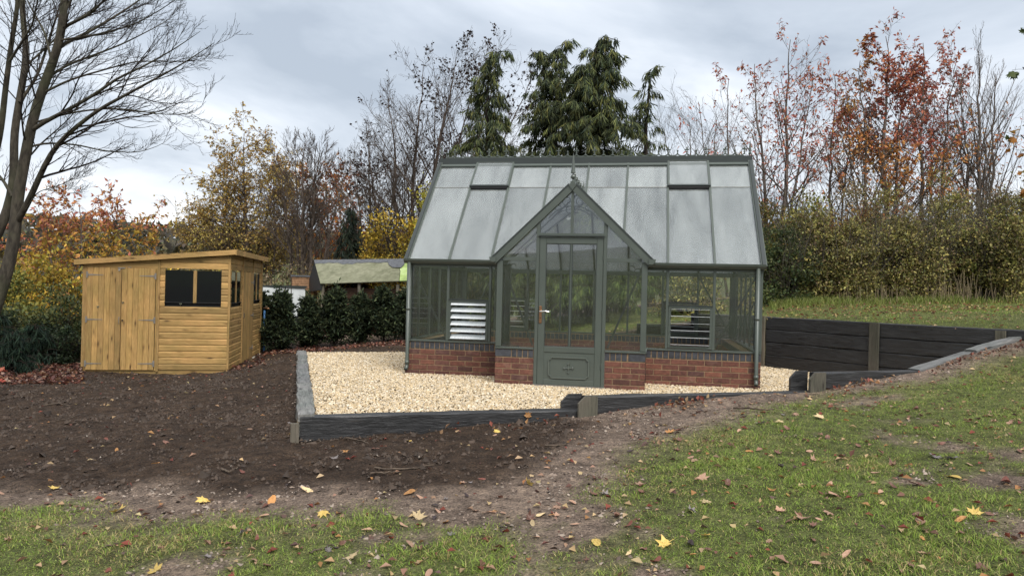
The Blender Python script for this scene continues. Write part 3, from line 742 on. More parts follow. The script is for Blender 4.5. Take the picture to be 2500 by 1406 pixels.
# panes
def pane(name, P, mat, n, parent=None, th=.005): return MB().poly(P, th, n).build(name, mat, parent or gh)
SJ = .725
for i in range(8):
    a, b = i*bay+.012, (i+1)*bay-.012
    xs = sorted({a, b} | {x for x in (X0, XM, X1) if a < x < b})
    low = [(x, tent(x)) for x in xs]
    P = [RP(x, s) for x, s in low] + [RP(b, SJ), RP(a, SJ)]
    P = [p for k, p in enumerate(P) if k == 0 or np.linalg.norm(p-P[k-1]) > 1e-3]
    pane('roof_pane', P, GLASS_ROOF, SN)
    if i in (1, 6):
        vent = bpy.data.objects.new('roof_vent', None); COL.objects.link(vent); vent.parent = gh; vent.matrix_parent_inverse = PINV[gh.name]
        PINV[vent.name] = Matrix.Identity(4)
        s0, s1, u0, u1 = SJ-.012, .985, .048, .032
        bar('vent_frame', RP(a-.004, s0, 0, u0), RP(a-.004, s1, 0, u1), .03, .022, SN, None, vent); bar('vent_frame', RP(b+.004, s0, 0, u0), RP(b+.004, s1, 0, u1), .03, .022, SN, None, vent)
        bar('vent_frame', RP(a-.022, s0, 0, u0), RP(b+.022, s0, 0, u0), .03, .024, SN, METAL_EDGE, vent); bar('vent_frame', RP(a, s1, 0, u1), RP(b, s1, 0, u1), .03, .03, SN, None, vent)
        pane('vent_pane', [RP(a+.014, s0+.01, 0, u0), RP(b-.014, s0+.01, 0, u0), RP(b-.014, s1-.008, 0, u1), RP(a+.014, s1-.008, 0, u1)], GLASS_ROOF, SN, vent)
        bar('vent_kerb', RP(a, SJ-.015, 0, .015), RP(b, SJ-.015, 0, .015), .07, .05, SN, BLACK); bar('vent_stay', RP((a+b)/2, SJ+.01, 0, .0), RP((a+b)/2, SJ+.16, 0, -.1), .012, .012)
    else:
        pane('roof_pane', [RP(a, SJ-.008, 0, .007), RP(b, SJ-.008, 0, .007), RP(b, .955, 0, .002), RP(a, .955, 0, .002)], GLASS_ROOF, SN)
        bar('pane_lip', RP(a, SJ-.010, 0, .009), RP(b, SJ-.010, 0, .009), .005, .006, SN, STEEL)
    pane('rear_roof_pane', [RP(a, 0, 1), RP(a, .955, 1), RP(b, .955, 1), RP(b, 0, 1)], GLASS_ROOF, SN2)
    for s in (.30, .645): 
        if s > tent((a+b)/2)+.05: bar('purlin', RP(a, s, 0, -.05), RP(b, s, 0, -.05), .016, .012, SN, STEEL)
for i in range(8):
    a, b = i*bay+.016, (i+1)*bay-.016
    z0 = 1.10 if i in (1, 6) else ZP+.02
    if i in (0, 1, 6, 7): pane('wall_pane', [(a, .02, z0), (b, .02, z0), (b, .02, HE-.06), (a, .02, HE-.06)], GLASS_WALL, (0, 1, 0))
    pane('rear_pane', [(a, GD-.02, z0), (b, GD-.02, z0), (b, GD-.02, HE-.06), (a, GD-.02, HE-.06)], GLASS_WALL, (0, -1, 0))
pane('wall_pane', [(2*bay+.016, .02, ZP+.02), (X0-.0, .02, ZP+.02), (X0-.0, .02, HE-.06), (2*bay+.016, .02, HE-.06)], GLASS_WALL, (0, 1, 0))
pane('wall_pane', [(X1, .02, ZP+.02), (6*bay-.016, .02, ZP+.02), (6*bay-.016, .02, HE-.06), (X1, .02, HE-.06)], GLASS_WALL, (0, 1, 0))
for x in (0., GW):
    for i in range(6):
        a, b = i*sb+.016, (i+1)*sb-.016
        pane('gable_pane', [(x, a, ZP+.02), (x, b, ZP+.02), (x, b, rz_(b)-.05), (x, a, rz_(a)-.05)], GLASS_WALL, (1 if x == 0 else -1, 0, 0))
# louvre windows
def louvre(xa, xb, y, ang, out, n=6):
    lv = bpy.data.objects.new('louvre_window', None); COL.objects.link(lv); lv.parent = gh; lv.matrix_parent_inverse = PINV[gh.name]; PINV[lv.name] = Matrix.Identity(4)
    z0, z1 = .515, 1.095; y0 = y-.03 if out < 0 else y-.01
    for q in ((xa, xb, z1-.035, z1), (xa, xb, z0, z0+.035), (xa, xa+.035, z0+.035, z1-.035), (xb-.035, xb, z0+.035, z1-.035)):
        MB().cbox(q[0], q[1], y0, y0+.04, q[2], q[3], .004).build('louvre_frame', METAL, lv)
    MB().box(xa, xb, y0-.012, y0, z1-.002, z1+.012).build('drip_rail', METAL_EDGE, lv)
    st = (z1-z0-.1)/(n-1)
    for k in range(n):
        z = z0+.05+st*k; c, s = math.cos(ang), math.sin(ang); w = .05
        P = [np.array((xx, y0+.02+out*c*q*w, z-s*q*w)) for xx, q in ((xa+.036, 1), (xb-.036, 1), (xb-.036, -1), (xa+.036, -1))]
        pane('louvre_slat', P, GLASS_SLAT, (0, out*s*-1*0, 1), lv, .005)
louvre(bay+.018, 2*bay-.018, .02, math.radians(33), -1); louvre(6*bay+.018, 7*bay-.018, .02, math.radians(-2), -1)
louvre(bay+.018, 2*bay-.018, GD-.02, math.radians(8), 1); louvre(6*bay+.018, 7*bay-.018, GD-.02, math.radians(3), 1)
# braces
for p0, p1 in (((.05, .045, 1.56), (.60, .045, .53)), ((GW-.05, .045, 1.56), (GW-.60, .045, .53)), ((.05, GD-.045, .53), (.60, GD-.045, 1.56)), ((GW-.05, GD-.045, .53), (GW-.6, GD-.045, 1.56)),
               ((X0+.06, -PP+.06, 1.60), (X0+.49, -PP+.06, .53)), ((X1-.06, -PP+.06, 1.60), (X1-.49, -PP+.06, .53))):
    bar('brace', p0, p1, .008, .026, (0, 1, 0)) if 0 else MB().beam(p0, p1, .026, .006, (0, 1, 0)).build('brace', METAL, gh)
# downpipes
for x in (.045, GW-.065):
    mb = MB(); y = -.055
    mb.tube([(x, y, HE-.02), (x, y, .14), (x+.001, y-.012, .10), (x-.004, y-.045, .075)], .027, 10)
    mb.tube([(x, y, .93), (x, y, .965)], .032, 10); mb.tube([(x, y, .15), (x, y, .20)], .032, 10)
    mb.build('downpipe', METAL, gh, True)
    MB().tube([(x-.004, y-.044, .0745), (x-.0045, y-.0465, .0735)], .022, 10).build('pipe_mouth', BLACK, gh)
# --- porch
PY = -PP
def por(x): return PHE+(PHR-PHE)*(1-abs(x-XM)/((X1-X0)/2))
for x in (X0+.035, X1-.035): MB().cbox(x-.038, x+.038, PY, PY+.075, ZP+.02, PHE-.01, .006).build('corner_post', METAL, gh)
for x in (X0+.03, X1-.03): MB().cbox(x-.03, x+.03, -.06, .02, ZP+.02, PHE-.03, .005).build('corner_post', METAL, gh)
for sgn, xe in ((-1, X0), (1, X1)):
    t_ = nrm(np.array((XM-xe, 0, PHR-PHE))); n_ = np.array((-t_[2]*0 + (-(PHR-PHE) if sgn < 0 else (PHR-PHE)), 0, abs(XM-xe))); n_ = nrm(n_)
    e0 = np.array((xe, PY+.0, PHE))-t_*.05; e1 = np.array((XM, PY+.0, PHR))
    bar('porch_rafter', e0+n_*.015, e1+n_*.015, .07, .085, n_); bar('verge_cap', e0+n_*.066+np.array((0, -.012, 0)), e1+n_*.066+np.array((0, -.012, 0)), .06, .018, n_, METAL_EDGE)
    yb = YR*((PHR-HE)/(HR-.055-HE))
    bar('valley_bar', (xe, -.0, PHE+.01), (XM, yb, PHR+.012), .05, .035, n_)
    ym = -.06
    bar('roof_bar', np.array((xe, ym, PHE))+n_*.01, np.array((XM, ym, PHR))+n_*.01, .03, .04, n_)
    pane('porch_roof_pane', [(xe, PY+.03, PHE), (XM-sgn*-.0, PY+.03, PHR), (XM, ym-.015, PHR), (xe, ym-.015, PHE)], GLASS_ROOF, n_*1.)
    pane('porch_roof_pane', [(xe, ym+.015, PHE), (XM, ym+.015, PHR), (XM, yb-.02, PHR), (xe, -.005, PHE)], GLASS_ROOF, n_*1.)
    pane('porch_side_pane', [(xe, PY+.075, ZP+.02), (xe, -.06, ZP+.02), (xe, -.06, PHE-.04), (xe, PY+.075, PHE-.04)], GLASS_WALL, (-sgn, 0, 0))
    bar('eave_rail', (xe, PY+.05, PHE-.03), (xe, -.05, PHE-.03), .04, .05)
MB().poly([(XM-.05, PY-.05, PHR+.03), (XM, PY-.05, PHR-.035), (XM+.05, PY-.05, PHR+.03), (XM, PY-.05, PHR+.085)], .02, (0, 1, 0)).build('apex_plate', METAL, gh)
bar('porch_ridge', (XM, PY-.04, PHR+.05), (XM, .92, PHR+.05), .06, .05)
HZ = 1.985
for xa, xb in ((X0+.075, DX0), (DX1, X1-.075)):
    bar('transom', (xa, PY+.025, 1.668), (xb, PY+.025, 1.668), .05, .045)
    pane('porch_pane', [(xa, PY+.03, ZP+.02), (xb, PY+.03, ZP+.02), (xb, PY+.03, 1.645), (xa, PY+.03, 1.645)], GLASS_WALL, (0, 1, 0))
    lo_, hi_ = (xa, xb) if xa < XM else (xb, xa)
    x_in, x_out = (DX0, X0) if xa < XM else (DX1, X1)
    pane('porch_pane', [(x_out, PY+.032, 1.692), (x_in, PY+.032, 1.692), (x_in, PY+.032, por(x_in)-.03), (x_out+(.05 if xa < XM else -.05), PY+.032, 1.70)], GLASS_WALL, (0, 1, 0))
for x in (DX0+.018, DX1-.018): MB().cbox(x-.022, x+.022, PY-.012, PY+.05, 0.0, por(x)-.02, .005).build('door_post', METAL, gh)
bar('header', (DX0, PY+.018, HZ), (DX1, PY+.018, HZ), .07, .045); bar('header_drip', (DX0+.03, PY-.022, HZ-.012), (DX1-.03, PY-.022, HZ-.012), .02, .014, (0, 0, 1), METAL_EDGE)
bar('gable_mullion', (XM, PY+.01, HZ+.02), (XM, PY+.01, PHR-.03), .032, .04, (0, 1, 0))
pane('gable_pane', [(DX0+.04, PY+.03, HZ+.02), (XM-.016, PY+.03, HZ+.02), (XM-.016, PY+.03, PHR-.05), (DX0+.04, PY+.03, por(DX0+.04)-.04)], GLASS_WALL, (0, 1, 0))
pane('gable_pane', [(XM+.016, PY+.03, HZ+.02), (DX1-.04, PY+.03, HZ+.02), (DX1-.04, PY+.03, por(DX1-.04)-.04), (XM+.016, PY+.03, PHR-.05)], GLASS_WALL, (0, 1, 0))
# scrolls inside the gable and under the eaves
def arc(c, r, a0, a1, n=10): return [(c[0]+r*math.cos(a0+(a1-a0)*i/n), c[1], c[2]+r*math.sin(a0+(a1-a0)*i/n)) for i in range(n+1)]
mb = MB(); cz = (XM, PY+.12, PHR-.62)
mb.tube(arc(cz, .40, math.radians(35), math.radians(145), 16), .008, 5); mb.tube(arc(cz, .36, math.radians(40), math.radians(140), 16), .006, 5)
for sx_ in (-1, 1):
    for (ox, oz, rr) in ((.09, -.16, .055), (.20, -.25, .04), (.05, -.27, .045)): mb.tube(arc((XM+sx_*ox, PY+.12, PHR+oz), rr, 0, 5.2, 12), .007, 5)
    for (ox, oz, rr) in ((.12, 1.52, .05), (.10, 1.42, .035), (.2, 1.57, .035)):
        xe = X0 if sx_ < 0 else X1; mb.tube(arc((xe-sx_*ox, PY+.10, oz), rr, 0, 5.2, 12), .006, 5)
mb.build('scroll_bracket', METAL, gh)
# --- door
door = bpy.data.objects.new('door', None); COL.objects.link(door); door.parent = gh; door.matrix_parent_inverse = PINV[gh.name]; PINV[door.name] = Matrix.Identity(4)
dl, dr_ = DX0+.042, DX1-.042; ya, yb_ = PY-.004, PY+.036
for a, b, z0, z1 in ((dl, dl+.085, .03, 1.955), (dr_-.085, dr_, .03, 1.955), (dl+.085, dr_-.085, 1.872, 1.955), (dl+.085, dr_-.085, .455, .53), (dl+.085, dr_-.085, .03, .10)):
    MB().cbox(a, b, ya, yb_, z0, z1, .004).build('door_rail' if b-a > .2 else 'door_stile', METAL, door)
MB().cbox(XM-.012, XM+.012, ya+.004, yb_, .53, 1.872, .004).build('door_mullion', METAL, door)
for a, b in ((dl+.085, XM-.012), (XM+.012, dr_-.085)):
    pane('door_pane', [(a, ya+.02, .53), (b, ya+.02, .53), (b, ya+.02, 1.872), (a, ya+.02, 1.872)], GLASS_WALL, (0, 1, 0), door)
    mb = MB()
    for q in ((a, a+.008, .53, 1.872), (b-.008, b, .53, 1.872), (a+.008, b-.008, 1.864, 1.872), (a+.008, b-.008, .53, .538)): mb.box(q[0], q[1], ya+.004, ya+.016, q[2], q[3])
    mb.build('glazing_bead', METAL_EDGE, door)
MB().box(dl+.085, dr_-.085, ya+.008, yb_-.005, .10, .455).build('kick_panel', METAL, door)
mb = MB(); l_, r2_, b__, t__ = dl+.155, dr_-.155, .125, .392; y_ = ya+.004; c_ = .035
out = [(l_+c_, t__), (r2_-c_, t__), (r2_-c_+.008, t__-.022), (r2_, t__-c_), (r2_, b__+c_), (r2_-c_+.008, b__+.022), (r2_-c_, b__), (l_+c_, b__), (l_+c_-.008, b__+.022), (l_, b__+c_), (l_, t__-c_), (l_+c_-.008, t__-.022), (l_+c_, t__)]
for (xa, za), (xb, zb) in zip(out[:-1], out[1:]): mb.beam((xa, y_-.004, za), (xb, y_-.004, zb), .012, .016, (0, 1, 0))
mb.build('panel_moulding', METAL_LIGHT, door)
mb = MB(); ce = np.array((XM, ya-.002, .258))
for a in range(4):
    d = np.array((math.cos(a*math.pi/2), 0, math.sin(a*math.pi/2))); q = np.array((-d[2], 0, d[0]))
    mb.tube([ce+d*.012, ce+d*.04, ce+d*.068], [.007, .004, .007], 5)
    for sg in (-1, 1): mb.tube([ce+d*.05, ce+d*.058+q*sg*.013, ce+d*.046+q*sg*.018], [.003, .005, .003], 5)
mb.tube([ce+np.array((0, -.006, 0)), ce+np.array((0, .004, 0))], .014, 8)
mb.build('cross_emblem', METAL_LIGHT, door)
hx = dl+.03
MB().cbox(hx-.018, hx+.018, ya-.012, ya+.001, .83, 1.055, .004).build('handle_plate', BRASS, door)
MB().tube([(hx, ya-.01, .985), (hx, ya-.055, .985), (hx+.02, ya-.062, .985), (hx+.07, ya-.06, .99), (hx+.115, ya-.058, .982), (hx+.13, ya-.05, .984)], [.010, .010, .011, .010, .009, .006], 8).build('door_handle', CHROME, door, True)
MB().tube([(hx, ya-.014, .90), (hx, ya-.004, .90)], .008, 8).build('keyhole', BLACK, door)
for z in (.3, 1.0, 1.7): MB().tube([(dr_+.004, ya-.008, z-.03), (dr_+.004, ya-.008, z+.03)], .008, 6).build('hinge', METAL, door)
MB().box(DX0-.02, DX1+.02, PY-.05, PY+.06, -.03, .028).build('threshold', STEEL, gh)
MB().box(DX0-.006, DX0-.001, PY-.004, PY+.03, .0, .50).build('edge_strip', STEEL, gh); MB().box(DX1+.0005, DX1+.0055, PY-.004, PY+.03, .0, .50).build('edge_strip', STEEL, gh)
# --- cresting and finials
def fleur(tall, scale=1.):
    mb = MB(); h = (.135 if tall else .085)*scale
    mb.tube([(0, 0, 0), (0, 0, h*.5), (0, 0, h*.82), (0, 0, h)], [.012*scale, .008*scale, .014*scale, .002], 5)
    if tall:
        mb.tube([(-.036*scale, 0, h*.60), (0, 0, h*.60), (.036*scale, 0, h*.60)], [.013*scale, .008*scale, .013*scale], 5)
        for s in (-1, 1): mb.tube([(s*.0, 0, h*.25), (s*.014*scale, 0, h*.34), (s*.018*scale, 0, h*.28)], .004*scale, 4)
    else:
        mb.tube([(0, 0, h*.55), (0, 0, h*.75), (0, 0, h*.9)], [.004, .019*scale, .003], 5)
    return mb.data('fleur', METAL)
FT, FS = fleur(True), fleur(False)
def cresting(name, p0, p1, n, scale=1.):
    p0 = np.array(p0, float); p1 = np.array(p1, float); d = (p1-p0); st = np.linalg.norm(d)/n; d = d/np.linalg.norm(d); an = math.atan2(d[1], d[0])
    mb = MB(); mb.beam(p0+(0, 0, .008), p1+(0, 0, .008), .012, .016); R_ = st/2
    for i in range(n):
        c = p0+d*(i+.5)*st+np.array((0, 0, .016+R_*.62))
        mb.tube([c+d*R_*math.cos(a)+np.array((0, 0, R_*.62*math.sin(a))) for a in np.linspace(math.pi, 2*math.pi, 9)], .009*scale, 4, False)
    base = mb.build(name, METAL, gh)
    for i in range(n+1):
        o = link('fleur', FT if i % 2 else FS, base); o.location = p0+d*i*st+np.array((0, 0, .03)); o.rotation_euler = (0, 0, an)
cresting('ridge_cresting', (.07, YR, HR+.012), (GW-.07, YR, HR+.012), 33)
cresting('porch_cresting', (XM, PY+.12, PHR+.075), (XM, .80, PHR+.075), 10)
def finial(p, s, ball=True):
    pr = [(.0, 0), (.03, 0), (.03, .01), (.012, .02), (.010, .04), (.034, .062), (.036, .08), (.028, .098), (.010, .108), (.009, .125), (.036, .130), (.034, .145), (.022, .24), (.010, .36), (.0, .43)]
    return MB().lathe(p, [(r*s, z*s) for r, z in pr], 8).build('finial', METAL, gh, False)
finial((-.01, YR, HR+.012), .62); finial((GW+.01, YR, HR+.012), .62); finial((XM, PY-.01, PHR+.072), .9); finial((XM, .86, PHR+.072), .6)

# ---------------------------------------------------------------- timber shed (local x along the front, y back along the side)
SHZ = -.38; SW, SDp = 2.443, 3.85
shed = tag(empty('garden_shed', (-6.372, 1.158, SHZ), math.radians(21.17)), 'golden timber pent-roof shed with double doors on bare soil', 'shed')
def sh_top(x): return 1.945+(2.185-1.945)*x/SW
BH = .1135
def ship_data(l, h0=BH):
    k = h0/BH
    prof = [(0, 0), (-.017, 0), (-.020, .082*k), (-.012, .092*k), (-.004, .102*k), (-.003, h0), (0, h0)]
    n = len(prof); V = [(x, y, z) for x in (0, l) for y, z in prof]
    return MB().add(V, [(i, n+i, n+(i+1) % n, (i+1) % n) for i in range(n)]+[tuple(range(n)), tuple(range(2*n-1, n-1, -1))])
def board_front(x0, x1, z, h=BH):
    o = ship_data(x1-x0, h).build('shiplap_board', WOOD, shed); o.location = (x0, 0, z); return o
def board_side(y0, y1, z, h=BH):
    o = ship_data(y1-y0, h).build('shiplap_board', WOOD, shed); o.location = (SW, y0, z); o.rotation_euler = (0, 0, math.pi/2); return o
# dark inside shell and base
MB().box(.02, SW-.02, .02, SDp-.02, .03, 1.80).build('inner_lining', BLACK, shed)
MB().box(.0, SW, .0, .05, -.10, .04).build('floor_bearer', WOOD, shed); MB().box(.02, SW-.01, .06, SDp, -.05, .035).build('floor', WOOD, shed)
FW = (1.345, 2.305, 1.262, 1.838)         # window opening of the front
z = .04; i = 0
while z < 1.95:
    if z+BH > FW[2]+.01 and z < FW[3]-.01 :
        h = BH
        board_front(1.262, FW[0]-.002, z, h); board_front(FW[1]+.002, SW-.02, z, h)
    else: board_front(1.262, SW-.02, z)
    z += BH+.001
def gable_board(x0, x1, za, zb):
    """board cut to the roof slope"""
    P = [(x0, 0, za), (x1, 0, za), (x1, 0, min(zb, sh_top(x1)-.005)), (x0, 0, min(zb, sh_top(x0)-.005))]
    if P[3][2] <= za+.004:
        xs_ = (za+.004-1.945)/(2.185-1.945)*SW
        if xs_ >= x1: return
        P = [(xs_, 0, za), (x1, 0, za), (x1, 0, min(zb, sh_top(x1)-.005)), (xs_, 0, za+.004)]
    MB().poly([(p[0]-x0, p[1], p[2]-za) for p in P], .016, (0, -1, 0)).build('gable_board', WOOD, shed).location = (x0, 0, za)
while z < 2.2:
    gable_board(1.262, SW-.02, z, z+BH-.004); z += BH+.001
gable_board(.03, 1.222, 1.86, 1.955); gable_board(.03, 1.222, 1.959, 2.07)
# trims
MB().cbox(1.222, 1.262, -.034, .0, .0, sh_top(1.24)-.01, .004).build('cover_strip', POST_PINE, shed)
MB().cbox(-.018, .06, -.02, .0, .0, 1.94, .004).build('corner_trim', POST_PINE, shed); MB().cbox(SW-.02, SW+.02, -.02, .018, .0, 2.175, .004).build('corner_trim', POST_PINE, shed)
MB().cbox(1.19, 1.222, -.018, .0, .02, 1.86, .003).build('door_jamb', POST_PINE, shed)
# double doors
def vdoor(name, xa, xb, z0, z1, nb, side=False, y=-.02):
    d = empty(name, (0, 0, 0), 0, shed); w = (xb-xa)/nb
    for k in range(nb):
        o = MB().cbox(0, z1-z0, -.016, 0, 0, w-.003, .003).build('door_board', WOOD_DOOR, d)
        if not side: o.matrix_local = Matrix(((0, 0, 1, xa+k*w), (0, 1, 0, y), (1, 0, 0, z0), (0, 0, 0, 1)))
        else: o.matrix_local = Matrix(((0, -1, 0, SW-y-.0), (0, 0, 1, xa+k*w), (1, 0, 0, z0), (0, 0, 0, 1)))
    return d
dA = vdoor('door', .062, .624, .035, 1.855, 6); dB_ = vdoor('door', .630, 1.188, .035, 1.855, 6)
def hinge(d, x, z, sg):
    mb = MB(); mb.poly([(x, -.037, z-.014), (x+sg*.25, -.037, z-.005), (x+sg*.25, -.037, z+.005), (x, -.037, z+.014)], .004, (0, -1, 0))
    mb.box(min(x, x-sg*.03), max(x, x-sg*.03), -.042, -.035, z-.055, z+.055); mb.tube([(x, -.044, z-.03), (x, -.044, z+.03)], .007, 6)
    mb.build('strap_hinge', STEEL, d)
for z in (.15, .93, 1.72): hinge(dA, .075, z, 1); hinge(dB_, 1.172, z, -1)
MB().box(.56, .68, -.046, -.036, 1.845, 1.862).add([(.57, -.04, 1.835), (.60, -.04, 1.835), (.60, -.05, 1.80), (.57, -.05, 1.80)], [(0, 1, 2, 3)]).build('bolt', STEEL, dA)
MB().box(.72, .78, -.03, -.02, 1.862, 1.872).build('bolt', STEEL, dB_)
def tbolt(p, parent): 
    MB().box(p[0]-.02, p[0]+.02, p[1]-.012, p[1], p[2]-.008, p[2]+.008).tube([(p[0], p[1]-.02, p[2]+.0), (p[0], p[1]-.02, p[2]-.04)], .004, 5).build('turn_button', CHROME, parent)
tbolt((.25, -.037, 1.16), dA); tbolt((.66, -.037, 1.24), dB_)
MB().tube([(.60, -.04, .98), (.60, -.055, .95), (.60, -.055, .88), (.60, -.04, .85)], .006, 6).build('pull_handle', STEEL, dA); MB().tube([(.655, -.035, .92), (.655, -.06, .92)], .013, 8).build('knob', BLACK, dB_)
tbolt((1.62, -.02, 1.235), shed)
# front window: two panes and a mullion
def window(name, parent): return empty(name, (0, 0, 0), 0, parent)
w1 = window('window', shed); xm = 1.853
MB().box(FW[0], xm-.028, -.004, .004, FW[2], FW[3]).build('pane', PANE_DARK, w1); MB().box(xm+.028, FW[1], -.004, .004, FW[2], FW[3]).build('pane', PANE_DARK, w1)
MB().cbox(xm-.03, xm+.03, -.018, .0, FW[2]-.01, FW[3], .003).build('mullion', POST_PINE, w1)
MB().cbox(FW[0]-.008, xm-.03, -.022, .0, FW[2]-.016, FW[2], .003).build('window_sill', BLACK, w1); MB().cbox(xm+.03, FW[1]+.008, -.022, .0, FW[2]-.016, FW[2], .003).build('window_sill', BLACK, w1)
# right-hand side: boards between cover strips, two windows and a door
cuts = [(.02, 1.28), (2.50, SDp)]
segs = [(.02, 1.22), (2.52, 3.62), (3.66, SDp)]
WS = ((.10, 1.13), (2.60, 3.52)); 
z = .04
while z < 2.12:
    for k, (a, b) in enumerate(segs):
        if k < 2 and z+BH > 1.262+.01 and z < 1.838-.01:
            board_side(a, WS[k][0]-.002, z); board_side(WS[k][1]+.002, b, z)
        else: board_side(a, b, z)
    if z > 1.85: board_side(1.262, 2.48, z)
    z += BH+.001
for y in (1.24, 2.50, 3.64): MB().cbox(SW, SW+.034, y-.018, y+.018, .0, 2.16, .004).build('cover_strip', POST_PINE, shed)
MB().cbox(SW-.04, SW+.02, SDp-.01, SDp+.02, .0, 2.15, .004).build('corner_trim', POST_PINE, shed)
dS = vdoor('side_door', 1.275, 2.47, .02, 1.86, 9, True)
for z in (.25, .95, 1.65):
    MB().box(SW+.036, SW+.042, 2.16, 2.47, z-.01, z+.01).box(SW+.036, SW+.045, 2.455, 2.485, z-.05, z+.05).build('strap_hinge', STEEL, dS)
MB().tube([(SW+.037, 1.36, .93), (SW+.037, 1.36, 1.03)], .016, 8).build('lock', CHROME, dS)
for a, b in WS:
    w_ = window('side_window', shed); m2 = (a+b)/2
    for p, q in ((a, m2-.025), (m2+.025, b)): MB().box(SW-.004, SW+.004, p, q, 1.262, 1.838).build('pane', PANE_DARK, w_)
    MB().cbox(SW, SW+.018, m2-.027, m2+.027, 1.255, 1.838, .003).build('mullion', POST_PINE, w_)
    MB().cbox(SW, SW+.022, a-.008, b+.008, 1.245, 1.26, .003).build('window_sill', BLACK, w_)
# roof deck, felt and fascia boards
ya, yb2 = -.075, SDp+.10; xa, xb = -.14, SW+.11
def rp(x, y, u=0.): return (x, y, sh_top(x)+u)
MB().add([rp(xa, ya), rp(xb, ya), rp(xb, yb2), rp(xa, yb2), rp(xa, ya, .03), rp(xb, ya, .03), rp(xb, yb2, .03), rp(xa, yb2, .03)], [(0,3,2,1),(4,5,6,7),(0,1,5,4),(1,2,6,5),(2,3,7,6),(3,0,4,7)]).build('roof', FELT, shed)
o = MB().add([(x_, y_, z_+u_) for x_, z_ in ((0, 0), (xb-xa-.0, sh_top(xb)-sh_top(xa))) for y_, u_ in ((0, -.045), (.02, -.045), (.02, .045), (0, .045))], [(0,1,2,3),(7,6,5,4),(0,4,5,1),(1,5,6,2),(2,6,7,3),(3,7,4,0)]).build('fascia', WOOD, shed); o.location = (xa, ya-.02, sh_top(xa)+.0)
o = MB().cbox(0, yb2-ya+.02, -.02, 0, -.055, .045, .003).build('fascia', WOOD, shed); o.location = (xb, ya-.02, sh_top(xb)); o.rotation_euler = (0, 0, math.pi/2)
MB().box(xa-.03, xa+.1, ya+.0, ya+.4, sh_top(xa)-.05, sh_top(xa)-.01).build('gutter', BLACK, shed)
# packing slabs under the far side
for k in range(12): MB().cbox(SW-.03, SW+.05, .1+k*.3, .26+k*.3+.04*(k % 3), -.1, .012, .01).build('packing_stone', PALE, shed)
# tap and blue hose at the back corner
hs = root('water_standpipe', (-5.42, 5.72, -.38), 'blue water pipe with brass tap standing at the shed corner', 'tap')
MB().tube([(-5.40, 5.66, -.42), (-5.41, 5.68, -.2), (-5.43, 5.70, .2), (-5.43, 5.70, .62)], .022, 8).build('pipe', BLUE, hs, True)
MB().tube([(-5.46, 5.70, .66), (-5.38, 5.68, .68), (-5.28, 5.66, .66)], .022, 8).tube([(-5.28, 5.66, .66), (-5.26, 5.655, .6)], .014, 6).build('tap', BRASS, hs, True)
MB().tube([(-5.36, 5.67, .68), (-5.36, 5.67, .72)], .008, 6).tube([(-5.40, 5.68, .725), (-5.32, 5.66, .725)], .008, 6).build('tap_handle', CHROME, hs)

# ---------------------------------------------------------------- old outbuilding, wall and frame beyond the yews
def m_lichen():
    m, t, o = newmat('lichen_sheet'); v = coords(t, 'Object'); n = noise(t, v, 2.2, 6., .6); n2 = noise(t, v, 9., 5.)
    c = ramp(t, n, [(.3, (.13, .135, .085)), (.6, (.21, .21, .145)), (.8, (.155, .16, .105))]).outputs[0]
    d = ramp(t, n2, [(.3, (.75, .75, .75)), (.7, (1.12, 1.12, 1.12))]); c = mixc(t, 1., c, d.outputs[0], 'MULTIPLY')
    principled(t, o, c, .9, .15, 0., bump(t, n2, .3, .01)); return m
def m_algae():
    m, t, o = newmat('algae_sheet'); v = coords(t, 'Object'); n = noise(t, v, 2.6, 6., .6)
    c = ramp(t, n, [(.3, (.16, .20, .085)), (.5, (.30, .40, .14)), (.72, (.42, .50, .26))]); principled(t, o, c.outputs[0], .9, .15); return m
SHEET, ALGAE = m_lichen(), m_algae()
BOARD_BROWN = m_wood('brown_board', (.055, .028, .018), (.10, .052, .034), (.03, .016, .01))
ob = at(880, 800, 22); ob[2] = pz(ob[0], ob[1])
hut = root('old_outbuilding', tuple(ob), 'low old outbuilding with lichen-grey sloping roof behind the dark yews', 'outbuilding')
LLp, LRp, ULp, URp = at(783, 694, 21.8), at(1060, 685, 20.9), at(768, 639, 23.0), at(1060, 635, 22.1)
un = nrm(np.cross(LRp-LLp, ULp-LLp))
def onroof(a, b, u=0.): return (LLp*(1-a)+LRp*a)*(1-b)+(ULp*(1-a)+URp*a)*b+un*u
rr = np.random.default_rng(4)
def sheet(name, outline, th, mat, u): return MB().poly([onroof(a, b, u) for a, b in outline], th, un).build(name, mat, hut)
sheet('roof_sheet', [(0, 0), (.70, 0), (.715, .45), (.70, 1), (0, 1)], .03, SHEET, 0); sheet('roof_sheet', [(.705, .004), (1, 0), (1, 1), (.705, 1), (.72, .45)], .028, ALGAE, 0)
top = [(a, .90-.05*rr.random()-(.06 if .2 < a < .35 else 0)) for a in np.linspace(.0, 1., 26)]
sheet('felt_strip', [(0, 1.03)]+top+[(1, 1.03)], .012, FELT_GREY, .034)
sheet('felt_patch', [(.62, .98), (.63, .72), (.66, .60), (.73, .58), (.76, .75), (.765, .98)], .012, FELT_GREY, .05)
back = ULp*2-LLp; 
rb0, rb1 = ULp+(ULp-LLp)*np.array((1, 1, -1)), URp+(URp-LRp)*np.array((1, 1, -1))
MB().poly([ULp, URp, rb1, rb0], .03, (0, 0, 1)).build('rear_roof', FELT, hut)
MB().poly([LLp-(0, 0, .03), ULp-(0, 0, .02), rb0, rb0+(0, 0, -.25), LLp-(0, 0, .18)], .04, nrm(np.cross(ULp-LLp, (0, 0, 1)))).build('gable_end', BLACK, hut)
ins = nrm((ULp-LLp)*np.array((1, 1, 0)))
